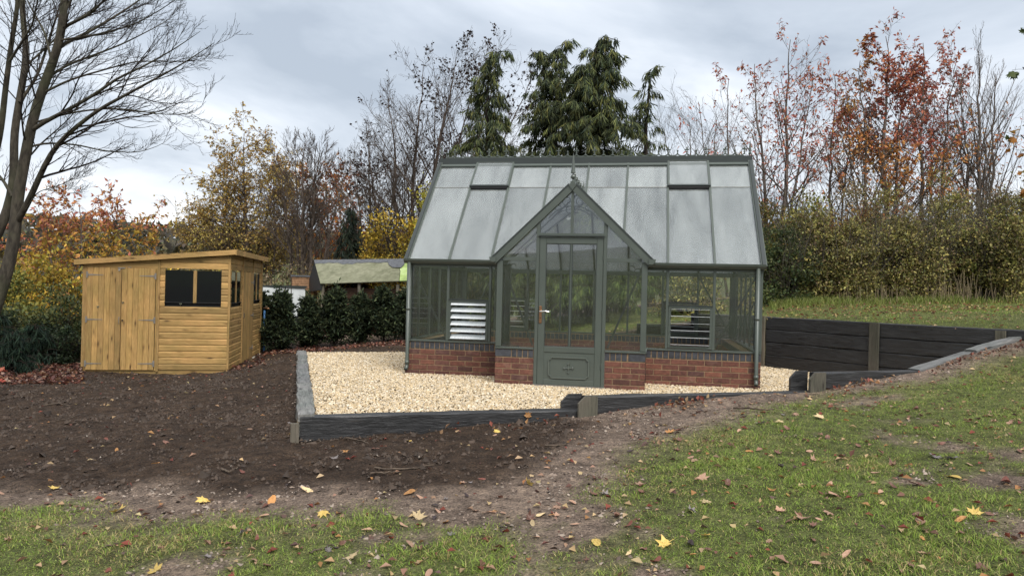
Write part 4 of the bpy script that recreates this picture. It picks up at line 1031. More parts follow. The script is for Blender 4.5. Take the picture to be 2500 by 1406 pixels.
wl, wr_ = LLp+ins*.35+(LRp-LLp)*.05, LRp+ins*.35
zb = ob[2]-.1
for k in range(11):
    z0 = zb+k*.15
    o = MB().box(0, np.linalg.norm((wr_-wl)[:2]), 0, .02, 0, .142).build('wall_board', BOARD_BROWN, hut)
    o.location = (wl[0], wl[1], z0); o.rotation_euler = (math.radians(2), 0, math.atan2(wr_[1]-wl[1], wr_[0]-wl[0]))
    if z0+.3 > LLp[2]-.06: break
for a in (.03, .36, .7):
    p = LLp+(LRp-LLp)*a+ins*.12; MB().box(p[0]-.04, p[0]+.04, p[1]-.04, p[1]+.04, zb, LLp[2]+.05).build('post', POST, hut)
# brick pier
bp = at(738, 745, 24); bp[2] = pz(bp[0], bp[1]); pier = root('brick_wall', tuple(bp), 'small buff brick wall standing left of the old outbuilding', 'wall')
W_, T_ = .78, .25; ztop = at(738, 672, 24)[2]; z = bp[2]-.1; mb = MB(); k = 0
core = MB().box(bp[0]-W_/2+.01, bp[0]+W_/2-.01, bp[1]+.01, bp[1]+T_-.01, z, ztop-.06).build('wall_core', MORTAR, pier)
while z < ztop-.08:
    u = -W_/2-(.11 if k % 2 else 0)
    while u < W_/2-.02:
        a, b = max(u, -W_/2), min(u+.215, W_/2)
        if b-a > .03: mb.box(bp[0]+a, bp[0]+b, bp[1], bp[1]+T_, z, z+.065)
        u += .225
    z += .075; k += 1
tag(mb.build('brick_courses', m_simple('buff_brick', (.26, .15, .085), .9, .2, 0., .35, 9., .4), core), kind='stuff')
MB().box(bp[0]-W_/2-.03, bp[0]+W_/2+.03, bp[1]-.03, bp[1]+T_+.03, z, z+.05).build('coping', FELT_GREY, pier)
# pale glazed frame
cfA, cfB = at(640, 742, 21), at(745, 742, 21.6); zc0, zc1 = cfA[2]-.35, at(690, 702, 21.3)[2]
cf = root('glazed_frame', (cfA[0], cfA[1], pz(cfA[0], cfA[1])), 'pale glazed garden frame with dark top rail behind the yews', 'garden frame')
for k in range(3):
    a, b = cfA+(cfB-cfA)*(k/3+.008), cfA+(cfB-cfA)*((k+1)/3-.008)
    MB().poly([(a[0], a[1], zc0), (b[0], b[1], zc0), (b[0], b[1], zc1), (a[0], a[1], zc1)], .01, (0, 1, 0)).build('pane', PALEPANE, cf)
    MB().box(a[0]-.02, a[0]+.0, a[1]-.02, a[1]+.02, zc0-.7, zc1).build('frame_post', POST, cf)
MB().beam((cfA[0]-.05, cfA[1], zc1+.03), (cfB[0]+.03, cfB[1], zc1+.03), .06, .06).build('top_rail', METAL_EDGE, cf)
MB().beam((cfA[0]-.05, cfA[1], zc0-.35), (cfB[0]+.03, cfB[1], zc0-.35), .06, .7).build('base_board', BLACK, cf)

# ---------------------------------------------------------------- trees: branch skeletons grown level by level
def resample(P, n):
    P = np.array(P, float); d = np.r_[0, np.cumsum(np.linalg.norm(np.diff(P, axis=0), axis=1))]; t = np.linspace(0, d[-1], n)
    # smooth (Catmull-like) by cubic interpolation of the chords
    out = np.stack([np.interp(t, d, P[:, k]) for k in range(3)], -1)
    for _ in range(2): out[1:-1] = .25*out[:-2]+.5*out[1:-1]+.25*out[2:]
    return out
def tubes(P, R, k):
    """P (m,n,3) polylines, R (m,n) radii -> verts, quads"""
    m, n, _ = P.shape
    T = nrm(np.gradient(P, axis=1)); mean = np.abs(T.mean(1)); ref = np.eye(3)[np.argmin(mean, 1)][:, None]
    a = nrm(np.cross(T, np.broadcast_to(ref, T.shape))); b = np.cross(T, a); th = np.arange(k)*2*math.pi/k
    V = P[:, :, None] + R[:, :, None, None]*(np.cos(th)[:, None]*a[:, :, None]+np.sin(th)[:, None]*b[:, :, None])
    base = (np.arange(m)[:, None, None]*n+np.arange(n-1)[None, :, None])*k; j = np.arange(k)[None, None]; j1 = (np.arange(k)+1)[None, None] % k
    Fq = np.stack([base+j, base+j1, base+k+j1, base+k+j], -1).reshape(-1, 4)
    return V.reshape(-1, 3), Fq
def join(parts):
    Vs, Fs, o = [], [], 0
    for V, F in parts: Vs.append(V); Fs.append(F+o); o += len(V)
    return np.concatenate(Vs), np.concatenate(Fs)
def grow(r, p, d, Ln, nseg, wob, up, droop=0., sweep=None):
    m = len(p); P = np.empty((m, nseg+1, 3)); P[:, 0] = p; d = nrm(d); st = (Ln/nseg)[:, None]
    for i in range(nseg):
        d = d + r.normal(0, wob, (m, 3)); d[:, 2] += up-droop*(i/nseg)
        if sweep is not None: d = d+sweep
        d = nrm(d); P[:, i+1] = P[:, i]+d*st
    return P
def spawn(r, P, R, Ln, c, t0, t1, a0, a1, ratio, taper, rr, nseg, wob, up, rmin=.0025, droop=0., sweep=None, upper=0., lmin=0., tip=.35):
    m, n, _ = P.shape
    t = t0+(t1-t0)*((np.arange(c)[None]+r.random((m, c)))/c); f = t*(n-1); i = np.minimum(f.astype(int), n-2); w = (f-i)[..., None]
    mi = np.arange(m)[:, None]
    p = P[mi, i]*(1-w)+P[mi, i+1]*w; T = nrm(P[mi, i+1]-P[mi, i]); rad = R[mi, i]*(1-w[..., 0])+R[mi, i+1]*w[..., 0]
    q = r.normal(0, 1, (m, c, 3)); q[..., 2] += upper; q = nrm(q-(q*T).sum(-1, keepdims=True)*T)
    th = np.radians(r.uniform(a0, a1, (m, c)))[..., None]
    d = np.cos(th)*T+np.sin(th)*q
    L_ = np.maximum(Ln[:, None]*ratio*(1-taper*t)*r.uniform(.65, 1.25, (m, c)), lmin)
    r0 = np.maximum(rad*rr, rmin)
    p = p.reshape(-1, 3); d = d.reshape(-1, 3); L_ = L_.ravel(); r0 = r0.ravel()
    C = grow(r, p, d, L_, nseg, wob, up, droop, sweep)
    s = np.linspace(0, 1, nseg+1)[None]; RR = np.maximum(r0[:, None]*(1-(1-tip)*s), rmin*.7)
    return C, RR, L_
def leaves(P, D, Nn, Ln, Wd, fold=.25, curl=0.):
    """pointed leaves, four corners each, folded a little along the midrib"""
    D = nrm(D); S = nrm(np.cross(D, Nn)); Nn = np.cross(S, D); l = Ln[:, None]; w = Wd[:, None]
    mid = P+D*l*.45
    V = np.stack([P, mid+S*w*.5+Nn*w*fold, P+D*l-Nn*l*curl, mid-S*w*.5+Nn*w*fold], 1)
    n = len(P); b = np.arange(n)[:, None]*4
    return V.reshape(-1, 3), np.concatenate([b+np.array([[0, 1, 2]]), b+np.array([[0, 2, 3]])])
def palette(r, n, pal, wts=None, jit=.25):
    pal = np.array(pal, float); k = r.choice(len(pal), n, p=None if wts is None else np.array(wts)/np.sum(wts))
    return np.clip(pal[k]*r.uniform(1-jit, 1+jit, (n, 1))*r.uniform(.93, 1.07, (n, 3)), 0, 1)
def twig_leaves(r, P, per, t0, size, wid, out=.6, down=.3, rnd=.8, frac=1.):
    """positions and directions of leaves set along twigs"""
    m, n, _ = P.shape
    if frac < 1: P = P[r.random(m) < frac]; m = len(P)
    t = t0+(1-t0)*r.random((m, per)); f = t*(n-1); i = np.minimum(f.astype(int), n-2); w = (f-i)[..., None]; mi = np.arange(m)[:, None]
    p = (P[mi, i]*(1-w)+P[mi, i+1]*w).reshape(-1, 3); T = nrm(P[mi, i+1]-P[mi, i]).reshape(-1, 3)
    D = T*out+r.normal(0, rnd, p.shape); D[:, 2] -= down
    L_ = size*r.uniform(.65, 1.3, len(p)); return p, nrm(D), r.normal(0, 1, p.shape)+np.array((0, 0, .6)), L_, L_*wid*r.uniform(.8, 1.2, len(p))
def leafobj(name, parts, cols, mat, parent):
    V, F = leaves(*parts); return npobj(name, V, F, mat, parent, np.repeat(cols, 4, 0))
def trunkpoly(r, base, top, n, wob):
    P = np.linspace(base, top, n); j = r.normal(0, wob, (n, 3)); j[:, 2] *= .3; j[0] = 0; j = np.cumsum(j, 0); j -= np.linspace(0, 1, n)[:, None]*j[-1]*.5; return P+j
def radii(n, r0, r1, flare=.35): s = np.linspace(0, 1, n); return (r0*(1-s)+r1*s)*(1+flare*np.exp(-s*22))
def base_at(px, d, dy=0.):
    p = at(px, 720, d); return np.array((p[0], p[1], pz(p[0], p[1])-.08))
def zat(px, py, d): return at(px, py, d)[2]

# --- the big leafless tree at the left edge: stems and limbs follow the photograph, twigs grow from them
r = np.random.default_rng(101)
def limb(pts, d0, d1, r0, r1, n=22):
    k = len(pts); P = np.array([at(x, y, d0+(d1-d0)*(i/(k-1))**1.2) for i, (x, y) in enumerate(pts)]); return resample(P, n), np.linspace(r0, r1, n)
stem = [limb([(-75, 930), (-30, 800), (0, 718), (24, 639), (36, 583), (40, 519), (46, 455), (62, 390), (72, 320), (94, 242), (128, 156), (148, 100), (156, 30), (165, -120), (150, -300)], 10.0, 10.0, .094, .036, 34),
        limb([(-60, 650), (-20, 600), (0, 565), (14, 525), (30, 475), (36, 400), (32, 340), (48, 242), (63, 159), (65, 122), (52, 10), (60, -160)], 10.25, 10.6, .068, .028, 28),
        limb([(-50, 480), (-10, 380), (5, 300), (12, 228), (23, 142), (31, 85), (45, 10), (40, -120)], 9.8, 9.3, .046, .02, 24)]
limbs = [limb([(40, 545), (60, 512), (80, 471), (108, 404), (137, 352), (199, 299), (248, 262), (313, 230), (367, 199), (444, 159), (523, 105)], 10.0, 8.9, .075, .006),
         limb([(70, 325), (94, 305), (159, 273), (242, 225), (285, 191), (341, 168), (427, 120), (489, 77)], 10.0, 9.6, .055, .005),
         limb([(128, 140), (145, 112), (199, 88), (265, 51), (327, 11), (420, -60)], 10.0, 10.6, .045, .006),
         limb([(150, 70), (222, 34), (275, -20), (360, -90)], 10.0, 9.3, .04, .006),
         limb([(72, 360), (90, 352), (128, 349), (199, 355), (242, 368), (336, 374), (398, 353), (418, 334)], 10.0, 10.8, .026, .003),
         limb([(85, 300), (159, 278), (248, 265), (313, 267), (384, 279), (455, 282), (484, 270), (503, 248)], 10.0, 9.3, .028, .003),
         limb([(110, 195), (160, 160), (230, 135), (300, 108), (390, 62), (440, 30)], 10.0, 10.9, .034, .004),
         limb([(100, 230), (170, 195), (250, 172), (330, 150), (420, 150), (516, 150)], 10.0, 9.8, .03, .003),
         limb([(62, 512), (92, 468), (140, 455), (172, 440), (200, 410)], 9.9, 9.4, .014, .003),
         limb([(48, 250), (90, 190), (120, 100), (150, 0), (190, -90)], 10.4, 11.2, .04, .01),
         limb([(30, 480), (8, 440), (-30, 400), (-70, 300)], 10.2, 10.4, .04, .01), limb([(24, 150), (80, 60), (100, -40)], 9.4, 8.8, .03, .008),
         limb([(128, 160), (110, 80), (70, 10), (40, -80)], 10.0, 10.8, .03, .008), limb([(155, 40), (190, -40), (240, -140)], 10, 10, .03, .008), limb([(140, 100), (240, 85), (330, 60), (400, 20), (470, -30)], 10, 9.4, .028, .004),
         limb([(64, 160), (110, 120), (170, 60), (230, 20), (300, -30)], 10.5, 11.3, .028, .005)]
ash = root('bare_tree', tuple(at(-75, 930, 10.)), 'large leafless tree with spreading twigs at the left edge', 'tree')
npobj('trunk', *join([tubes(P[None], (Rr*(1+.35*np.exp(-np.linspace(0, 1, len(Rr))*22)))[None], 12) for P, Rr in stem]), BARK_ASH, ash, None, True)
LP = np.stack([p for p, _ in limbs]); LR = np.stack([q for _, q in limbs]); LL_ = np.linalg.norm(np.diff(LP, axis=1), axis=2).sum(1)
LR = LR*.58
npobj('limb', *tubes(LP, LR, 8), BARK_ASH, ash, None, True)
sw = CR*.035
B1 = spawn(r, LP, LR, LL_, 12, .12, .97, 16, 46, .42, .72, .48, 9, .07, .03, .0032, 0., sw, .0, .28)
SP = np.stack([resample(p, 22) for p, _ in stem]); SR = np.stack([np.interp(np.linspace(0, 1, 22), np.linspace(0, 1, len(q)), q) for _, q in stem])
B1b = spawn(r, SP, SR, np.full(3, 3.0), 13, .42, .98, 30, 62, .5, .3, .2, 9, .08, .04, .004, 0., sw*.6, 0., .4)
B1 = tuple(np.concatenate([a, b]) for a, b in zip(B1, B1b))
B2 = spawn(r, *B1, 8, .12, .97, 20, 46, .45, .4, .6, 7, .09, .05, .0022, 0., sw*.6, .2, .14)
B3 = spawn(r, *B2, 3, .15, .95, 22, 48, .46, .3, .7, 2, .13, .10, .0022, 0., None, .3, .06)
npobj('branches', *tubes(B1[0], B1[1], 5), BARK_DARK, ash); npobj('twigs', *join([tubes(B2[0], B2[1], 3), tubes(B3[0], B3[1], 3)]), BARK_DARK, ash)

def tree(name, label, px, d, top, stems, lv, bark, leaf=None, seed=1, group=None, leanx=0., r0=.09, sides=6, mat=None):
    """stems: list of (dx, dy, top px, top py) ; lv: list of spawn settings ; leaf: dict"""
    r = np.random.default_rng(seed); b = base_at(px, d)
    t = root(name, tuple(b), label, 'tree', group); SP, SR, SL = [], [], []
    for k, (ox, oy, tx, ty, rs) in enumerate(stems):
        p0 = b+np.array((ox, oy, 0)); p1 = at(tx, ty, d)+np.array((ox*.3, oy*2, 0)); P = trunkpoly(r, p0, p1, 20, .022*(p1[2]-p0[2])/5)
        SP.append(P); SR.append(radii(20, r0*rs, .008)); SL.append(np.linalg.norm(p1-p0))
    SP, SR, SL = np.array(SP), np.array(SR), np.array(SL)
    npobj('trunk', *tubes(SP, SR, 8), bark, t, None, True)
    cur = (SP, SR, SL); allb = []
    for q in lv: cur = spawn(r, *cur, **q); allb.append(cur)
    npobj('branches', *join([tubes(c[0], c[1], 4 if i == 0 else 3) for i, c in enumerate(allb)]), bark, t)
    if leaf:
        src = allb[-1] if leaf.get('lev') is None else allb[leaf['lev']]
        pt = twig_leaves(r, src[0], leaf['per'], leaf.get('t0', .2), leaf['size'], leaf.get('wid', .5), leaf.get('out', .6), leaf.get('down', .3), .7, leaf.get('frac', 1.))
        if 'zmin' in leaf or 'thin' in leaf:
            z = pt[0][:, 2]; zr = (z-b[2])/max(1, (z.max()-b[2])); keep = r.random(len(z)) < leaf['thin'](zr, fbm(pt[0][:, 0]*1.3+seed, z*1.3)); pt = tuple(a[keep] for a in pt)
        zr = (pt[0][:, 2]-b[2])/np.ptp(src[0][..., 2])
        col = leaf['pal'](r, pt[0], zr)
        leafobj('crown', pt, col, mat or FOL, t)
    return t
def S(c, t0, t1, a0, a1, ratio, taper, rr, nseg, wob, up, **k): return dict(c=c, t0=t0, t1=t1, a0=a0, a1=a1, ratio=ratio, taper=taper, rr=rr, nseg=nseg, wob=wob, up=up, **k)
def two(lo, hi, mix=.5, jit=.3):
    """palette shifting from lo near the ground to hi at the top, by patches"""
    def f(r, p, z):
        n = len(p); k = np.clip(z+(fbm(p[:, 0]*.9, p[:, 2]*.9)-.5)*1.6+r.normal(0, .12, n)-(.5-mix), 0, 1) > .5
        return np.where(k[:, None], palette(r, n, hi, None, jit), palette(r, n, lo, None, jit))
    return f
G_FAR = 'trees beyond the garden'
# birch with thin golden leaves
YEL = [(.46, .29, .06), (.54, .37, .09), (.36, .21, .06), (.40, .31, .11), (.28, .18, .07)]
tree('birch_tree', 'birch with thinning golden leaves and fine hanging twigs, left of the bare round-crowned tree', 615, 33, 0,
     [(0, 0, 605, 335, 1.), (.5, .3, 550, 390, .7), (-.4, .5, 515, 450, .6), (.8, 0, 660, 360, .7), (-.8, .2, 490, 510, .5), (.2, .6, 640, 420, .6)],
     [S(24, .2, .98, 30, 62, .46, .72, .42, 8, .07, .02, droop=.05), S(11, .1, 1, 25, 60, .48, .3, .5, 4, .13, -.03, rmin=.008, droop=.12), S(5, .15, 1, 20, 65, .55, .2, .6, 2, .12, -.2, rmin=.0065)],
     BARK_BROWN, dict(per=6, size=.085, wid=.75, pal=two([(.42, .32, .08), (.28, .18, .07), (.48, .37, .10)], YEL), thin=lambda z, q: np.clip(.95-.35*z+(q-.45)*2.2, .1, 1)), 7, G_FAR, r0=.14)
# bare round-crowned tree
tree('bare_round_tree', 'leafless tree with a dense rounded crown of upright twigs, right of the birch', 735, 30, 0,
     [(0, 0, 748, 345, 1.), (-.3, .1, 685, 400, .7), (.3, .2, 825, 405, .7), (.1, -.2, 790, 355, .7), (-.1, .2, 715, 360, .7), (.2, .3, 770, 340, .6)],
     [S(17, .3, .98, 24, 55, .40, .7, .42, 8, .05, .045), S(8, .15, .98, 20, 44, .5, .35, .5, 5, .07, .06, rmin=.008), S(6, .15, 1, 20, 44, .5, .25, .6, 2, .10, .08, rmin=.0065)],
     BARK_BROWN, None, 8, G_FAR, r0=.15)
# orange tree behind
ORG = [(.30, .075, .02), (.38, .13, .02), (.22, .05, .018), (.42, .20, .03)]
tree('orange_tree', 'orange-red leaved tree glowing through the bare branches, left of the small dark spruce', 800, 36, 0,
     [(0, 0, 800, 440, 1.), (.6, .2, 835, 470, .7), (-.7, .2, 745, 450, .7)],
     [S(22, .2, 1, 30, 65, .42, .4, .5, 6, .08, .03), S(8, .2, 1, 30, 60, .45, .3, .5, 5, .1, .02, rmin=.006)],
     BARK_BROWN, dict(per=14, size=.13, wid=.7, pal=two([(.40, .19, .03), (.34, .22, .04)], ORG, .6)), 9, G_FAR, r0=.12)
# tree with dark withered leaves, tall, left of the conifers
DRK = [(.035, .022, .02), (.05, .03, .025), (.028, .02, .02)]
tree('withered_leaf_tree', 'tall spreading tree with dark withered leaves left of the tallest conifers', 1010, 25, 0,
     [(0, 0, 1115, 125, 1.), (-.25, .1, 1035, 160, .85), (-.5, .2, 965, 225, .7), (.35, .1, 1215, 140, .8), (-.6, 0, 910, 310, .55), (.5, .3, 1285, 160, .6), (-.1, .3, 1165, 150, .6)],
     [S(24, .22, .98, 28, 60, .44, .78, .42, 9, .06, .035), S(9, .12, .98, 24, 52, .48, .35, .5, 4, .10, .04, rmin=.0045), S(4, .12, 1, 22, 55, .58, .25, .6, 2, .12, .06, rmin=.0048)],
     BARK_BROWN, dict(per=3, t0=.45, size=.10, wid=.75, down=.8, pal=lambda r, p, z: palette(r, len(p), DRK), thin=lambda z, q: np.clip((q-.40)*3.0, .03, .6)), 10, G_FAR, r0=.13)
tree('pale_bare_tree', 'slender leafless grey tree between the small dark spruce and the greenhouse roof', 915, 27, 0,
     [(0, 0, 905, 330, 1.), (-.4, .1, 870, 400, .7), (.4, .2, 950, 300, .8), (.7, 0, 985, 360, .7)],
     [S(24, .2, .98, 26, 56, .44, .7, .42, 8, .06, .05), S(9, .15, .98, 22, 50, .48, .35, .5, 6, .08, .05, rmin=.0045), S(4, .2, 1, 22, 50, .5, .25, .6, 2, .12, .07, rmin=.005)],
     BARK_GREY, None, 11, G_FAR, r0=.09)

# drooping conifers behind the greenhouse
CON = [(.038, .050, .028), (.058, .072, .034), (.078, .092, .038), (.12, .125, .042), (.026, .036, .024)]
def conifer(name, label, px, d, tx, ty, wid, seed, dens=1., nod=1., leaders=(), pal=CON, low=.06, cat='tree', spray=.26):
    r = np.random.default_rng(seed); b = base_at(px, d); tp = at(tx, ty, d); H = tp[2]-b[2]
    t = root(name, tuple(b), label, cat, 'drooping conifers behind the greenhouse' if nod else None)
    P = trunkpoly(r, b, tp, 26, .02)
    if nod: s_ = np.linspace(0, 1, 26); P = P+CR[None]*(np.exp((s_-1)*14)*.32*nod)[:, None]; P[-1, 2] -= .34*nod; P[-2, 2] -= .06; P[-1] += CR*.22*nod; P[-2] += CR*.10*nod
    stems = [(P, radii(26, .02*H, .006))]
    for (f, lx, ly) in leaders:
        i = int(f*25); q = at(lx, ly, d); Q = resample([P[i], P[i]*.6+q*.4+np.array((0, 0, -.05)), q, q+CR*.22+np.array((0, 0, -.22))], 26); stems.append((Q, np.linspace(.03, .005, 26)))
    SPs = np.array([a for a, _ in stems]); SRs = np.array([a for _, a in stems])
    npobj('trunk', *tubes(SPs, SRs, 7), BARK_DARK, t, None, True)
    Bs = []
    for k, (Q, Rq) in enumerate(stems):
        hq = Q[-1, 2]-Q[0, 2]; c = int((165 if k == 0 else 40)*dens)
        s0 = low if k == 0 else .1; tt = s0+(.985-s0)*((np.arange(c)+r.random(c))/c); f = tt*25; i = np.minimum(f.astype(int), 24); w = (f-i)[:, None]; p = Q[i]*(1-w)+Q[i+1]*w
        zr = (p[:, 2]-b[2])/H; Lb = wid*np.clip(1-zr, 0, 1)*r.uniform(.55, 1.2, c)+.12
        az = r.uniform(0, 2*math.pi, c); dd = np.c_[np.cos(az), np.sin(az), r.uniform(.05, .55, c)]
        C = grow(r, p, dd, Lb, 8, .07, .03, .30); Bs.append((C, np.maximum(.018*(1-zr)[:, None]*np.linspace(1, .25, 9)[None], .004), Lb))
    C = np.concatenate([a for a, _, _ in Bs]); Rb = np.concatenate([a for _, a, _ in Bs]); Lb = np.concatenate([a for _, _, a in Bs])
    npobj('branches', *tubes(C, Rb, 3), BARK_DARK, t)
    # sprays hanging in rows off the branches
    m = len(C); per = np.maximum((Lb*56*dens).astype(int), 9); k = np.repeat(np.arange(m), per); f = (r.random(len(k))**.75)*8*.985+.1; i = np.minimum(f.astype(int), 7); w = (f-i)[:, None]
    p = C[k, i]*(1-w)+C[k, i+1]*w; T = nrm(C[k, i+1]-C[k, i]); 
    side = nrm(np.cross(T, (0, 0, 1)))*r.choice([-1, 1], len(k))[:, None]
    D = T*.55+side*r.uniform(.1, .9, (len(k), 1))+r.normal(0, .25, p.shape); D[:, 2] -= r.uniform(.6, 2.6, len(k))
    Ls = spray*r.uniform(.45, 1.3, len(k)); cl = palette(r, len(k), pal)
    cl = cl*(.75+.9*np.clip(fbm(p[:, 0]*1.6+seed, p[:, 2]*1.6+p[:, 1]), 0, 1))[:, None]
    p2 = p+nrm(D)*Ls[:, None]*.3; D2 = D.copy(); D2[:, 2] -= .7; off = r.normal(0, .5, p.shape)
    V1 = leaves(p, D, r.normal(0, 1, p.shape), Ls, Ls*.10, .2, .15); V2 = leaves(p2, D2+off, r.normal(0, 1, p.shape), Ls*.85, Ls*.08, .2, .1); V3 = leaves(p2, D2-off, r.normal(0, 1, p.shape), Ls*.75, Ls*.075, .2, .1)
    npobj('crown', *join([V1, V2, V3]), NEEDLE, t, np.concatenate([np.repeat(cl, 4, 0), np.repeat(cl*1.12, 4, 0), np.repeat(cl*.9, 4, 0)]))
    return t
conifer('drooping_conifer', 'dark drooping conifer above the left end of the greenhouse ridge', 1195, 19, 1200, 92, 2.3, 31, .95)
conifer('drooping_conifer', 'drooping conifer with forked nodding tip, left of the tallest conifer', 1345, 19.5, 1352, 70, 2.1, 32, .95, leaders=((.6, 1318, 120),))
conifer('drooping_conifer', 'tallest drooping conifer with a tip nodding right', 1445, 18.6, 1440, 58, 2.7, 33, 1.0, 1.4, leaders=((.62, 1490, 125), (.55, 1398, 170)))
conifer('drooping_conifer', 'thin see-through drooping conifer right of the tallest conifer', 1588, 19.5, 1578, 138, 1.7, 34, .6, .8)
conifer('drooping_conifer', 'low broad drooping conifer filling the view through the greenhouse doorway', 1480, 16.6, 1470, 420, 1.7, 35, .95, .5, pal=[(.05, .075, .026), (.085, .12, .034), (.12, .155, .04), (.03, .05, .022)], low=.10, spray=.17)
conifer('drooping_conifer', 'low drooping conifer behind the left half of the greenhouse', 1290, 17.4, 1280, 400, 1.6, 37, .9, .5, pal=[(.05, .07, .026), (.075, .10, .03), (.10, .13, .036), (.03, .045, .022)], low=.10, spray=.17)
conifer('drooping_conifer', 'low drooping conifer straight behind the porch gable', 1405, 17.6, 1400, 375, 1.35, 38, .9, .4, pal=[(.05, .07, .026), (.07, .09, .03), (.03, .045, .022)], low=.08, spray=.18)
conifer('small_spruce', 'small dark spruce standing beyond the old outbuilding roof', 852, 23.6, 858, 500, .95, 36, .7, 0., pal=[(.012, .018, .013), (.020, .028, .016)])

# cherries at the right, leaves turned red and orange
RED = [(.44, .145, .09), (.38, .11, .085), (.50, .20, .10), (.29, .095, .075)]; ORR = [(.48, .20, .06), (.40, .15, .05), (.52, .27, .075), (.30, .17, .06)]
CHL = lambda c1, c2, c3: [S(c1, .14, .97, 30, 60, .52, .82, .40, 7, .045, .05), S(c2, .12, .97, 24, 50, .46, .4, .5, 5, .07, .05, rmin=.004), S(c3, .15, 1, 22, 50, .5, .3, .6, 3, .08, .04, rmin=.0032)]
G_CH = 'trees along the hedge'
tree('cherry_tree', 'cherry with sparse crimson leaves nearest the greenhouse roof end', 1892, 20, 0, [(0, 0, 1930, 95, 1.), (-.12, .1, 1850, 150, .8), (.1, .1, 1985, 170, .6)],
     CHL(20, 7, 4), BARK_CHERRY, dict(per=2, size=.105, wid=.42, down=.9, t0=.3, pal=two(ORR, RED, .62), thin=lambda z, q: np.clip(.42+(q-.42)*2.2, .08, 1)), 41, G_CH, r0=.085)
tree('cherry_sapling', 'slim sapling with few crimson leaves above the right end of the greenhouse ridge', 1785, 21, 0, [(0, 0, 1775, 195, 1.), (-.1, 0, 1710, 250, .7)],
     CHL(16, 5, 3), BARK_CHERRY, dict(per=2, size=.12, wid=.42, down=.9, t0=.4, pal=two(RED, RED, .6), thin=lambda z, q: np.clip(.45+(q-.42)*2.4, .08, 1)), 42, G_CH, r0=.05)
tree('cherry_tree', 'slender half-bare cherry between the crimson cherry and the fullest one', 2030, 21, 0, [(0, 0, 2035, 185, 1.), (.1, 0, 2075, 240, .7)],
     CHL(18, 6, 3), BARK_CHERRY, dict(per=2, size=.12, wid=.42, down=.9, t0=.3, pal=two(ORR, RED, .5), thin=lambda z, q: np.clip(.45-.2*z+(q-.45)*2.2, .05, 1)), 43, G_CH, r0=.06)
tree('cherry_tree', 'fullest cherry with dense red and orange leaves', 2160, 20, 0, [(0, 0, 2170, 88, 1.), (-.2, .1, 2120, 140, .7), (.15, .1, 2215, 150, .6), (-.3, .2, 2085, 240, .5)],
     CHL(20, 7, 4), BARK_CHERRY, dict(per=6, size=.11, wid=.46, down=.9, t0=.2, pal=two(ORR, [*RED, (.12, .045, .03)], .35), thin=lambda z, q: np.clip(.5+(q-.45)*2.6, .08, 1)), 44, G_CH, r0=.095)
tree('cherry_tree', 'red-leaved cherry between the fullest cherry and the bare upright tree', 2255, 20.6, 0, [(0, 0, 2250, 105, 1.), (.2, 0, 2325, 140, .7), (.1, .1, 2290, 220, .5)],
     CHL(19, 6, 4), BARK_CHERRY, dict(per=5, size=.105, wid=.45, down=.9, t0=.2, pal=two(ORR, RED, .45), thin=lambda z, q: np.clip(.55+(q-.45)*2.4, .1, 1)), 45, G_CH, r0=.08)
tree('bare_upright_tree', 'leafless tree with straight upright twigs at the right', 2385, 20, 0, [(0, 0, 2385, 120, 1.), (-.1, 0, 2345, 180, .7), (.2, .1, 2440, 170, .8)],
     [S(24, .15, .97, 22, 42, .48, .78, .45, 8, .03, .07), S(7, .15, .97, 18, 34, .42, .4, .5, 6, .04, .09, rmin=.004), S(3, .2, 1, 18, 34, .5, .3, .6, 4, .05, .09, rmin=.0032)],
     BARK_CHERRY, dict(per=2, size=.12, wid=.45, down=.9, t0=.3, pal=two(ORR, ORR), thin=lambda z, q: np.clip((.55-z)*1.2+(q-.5)*1.5, .0, .8)), 46, G_CH, r0=.085)
tree('bare_thicket_tree', 'leafless grey thicket tree behind the right end of the greenhouse ridge', 1700, 24, 0, [(0, 0, 1690, 300, 1.), (.4, 0, 1740, 290, .7), (-.5, 0, 1640, 310, .7)],
     [S(20, .2, .97, 22, 50, .42, .4, .45, 8, .06, .04), S(7, .15, .97, 22, 46, .45, .4, .5, 6, .08, .04, rmin=.004), S(4, .2, 1, 22, 50, .5, .3, .6, 2, .1, .05, rmin=.0032)],
     BARK_GREY, None, 47, G_FAR, r0=.07)

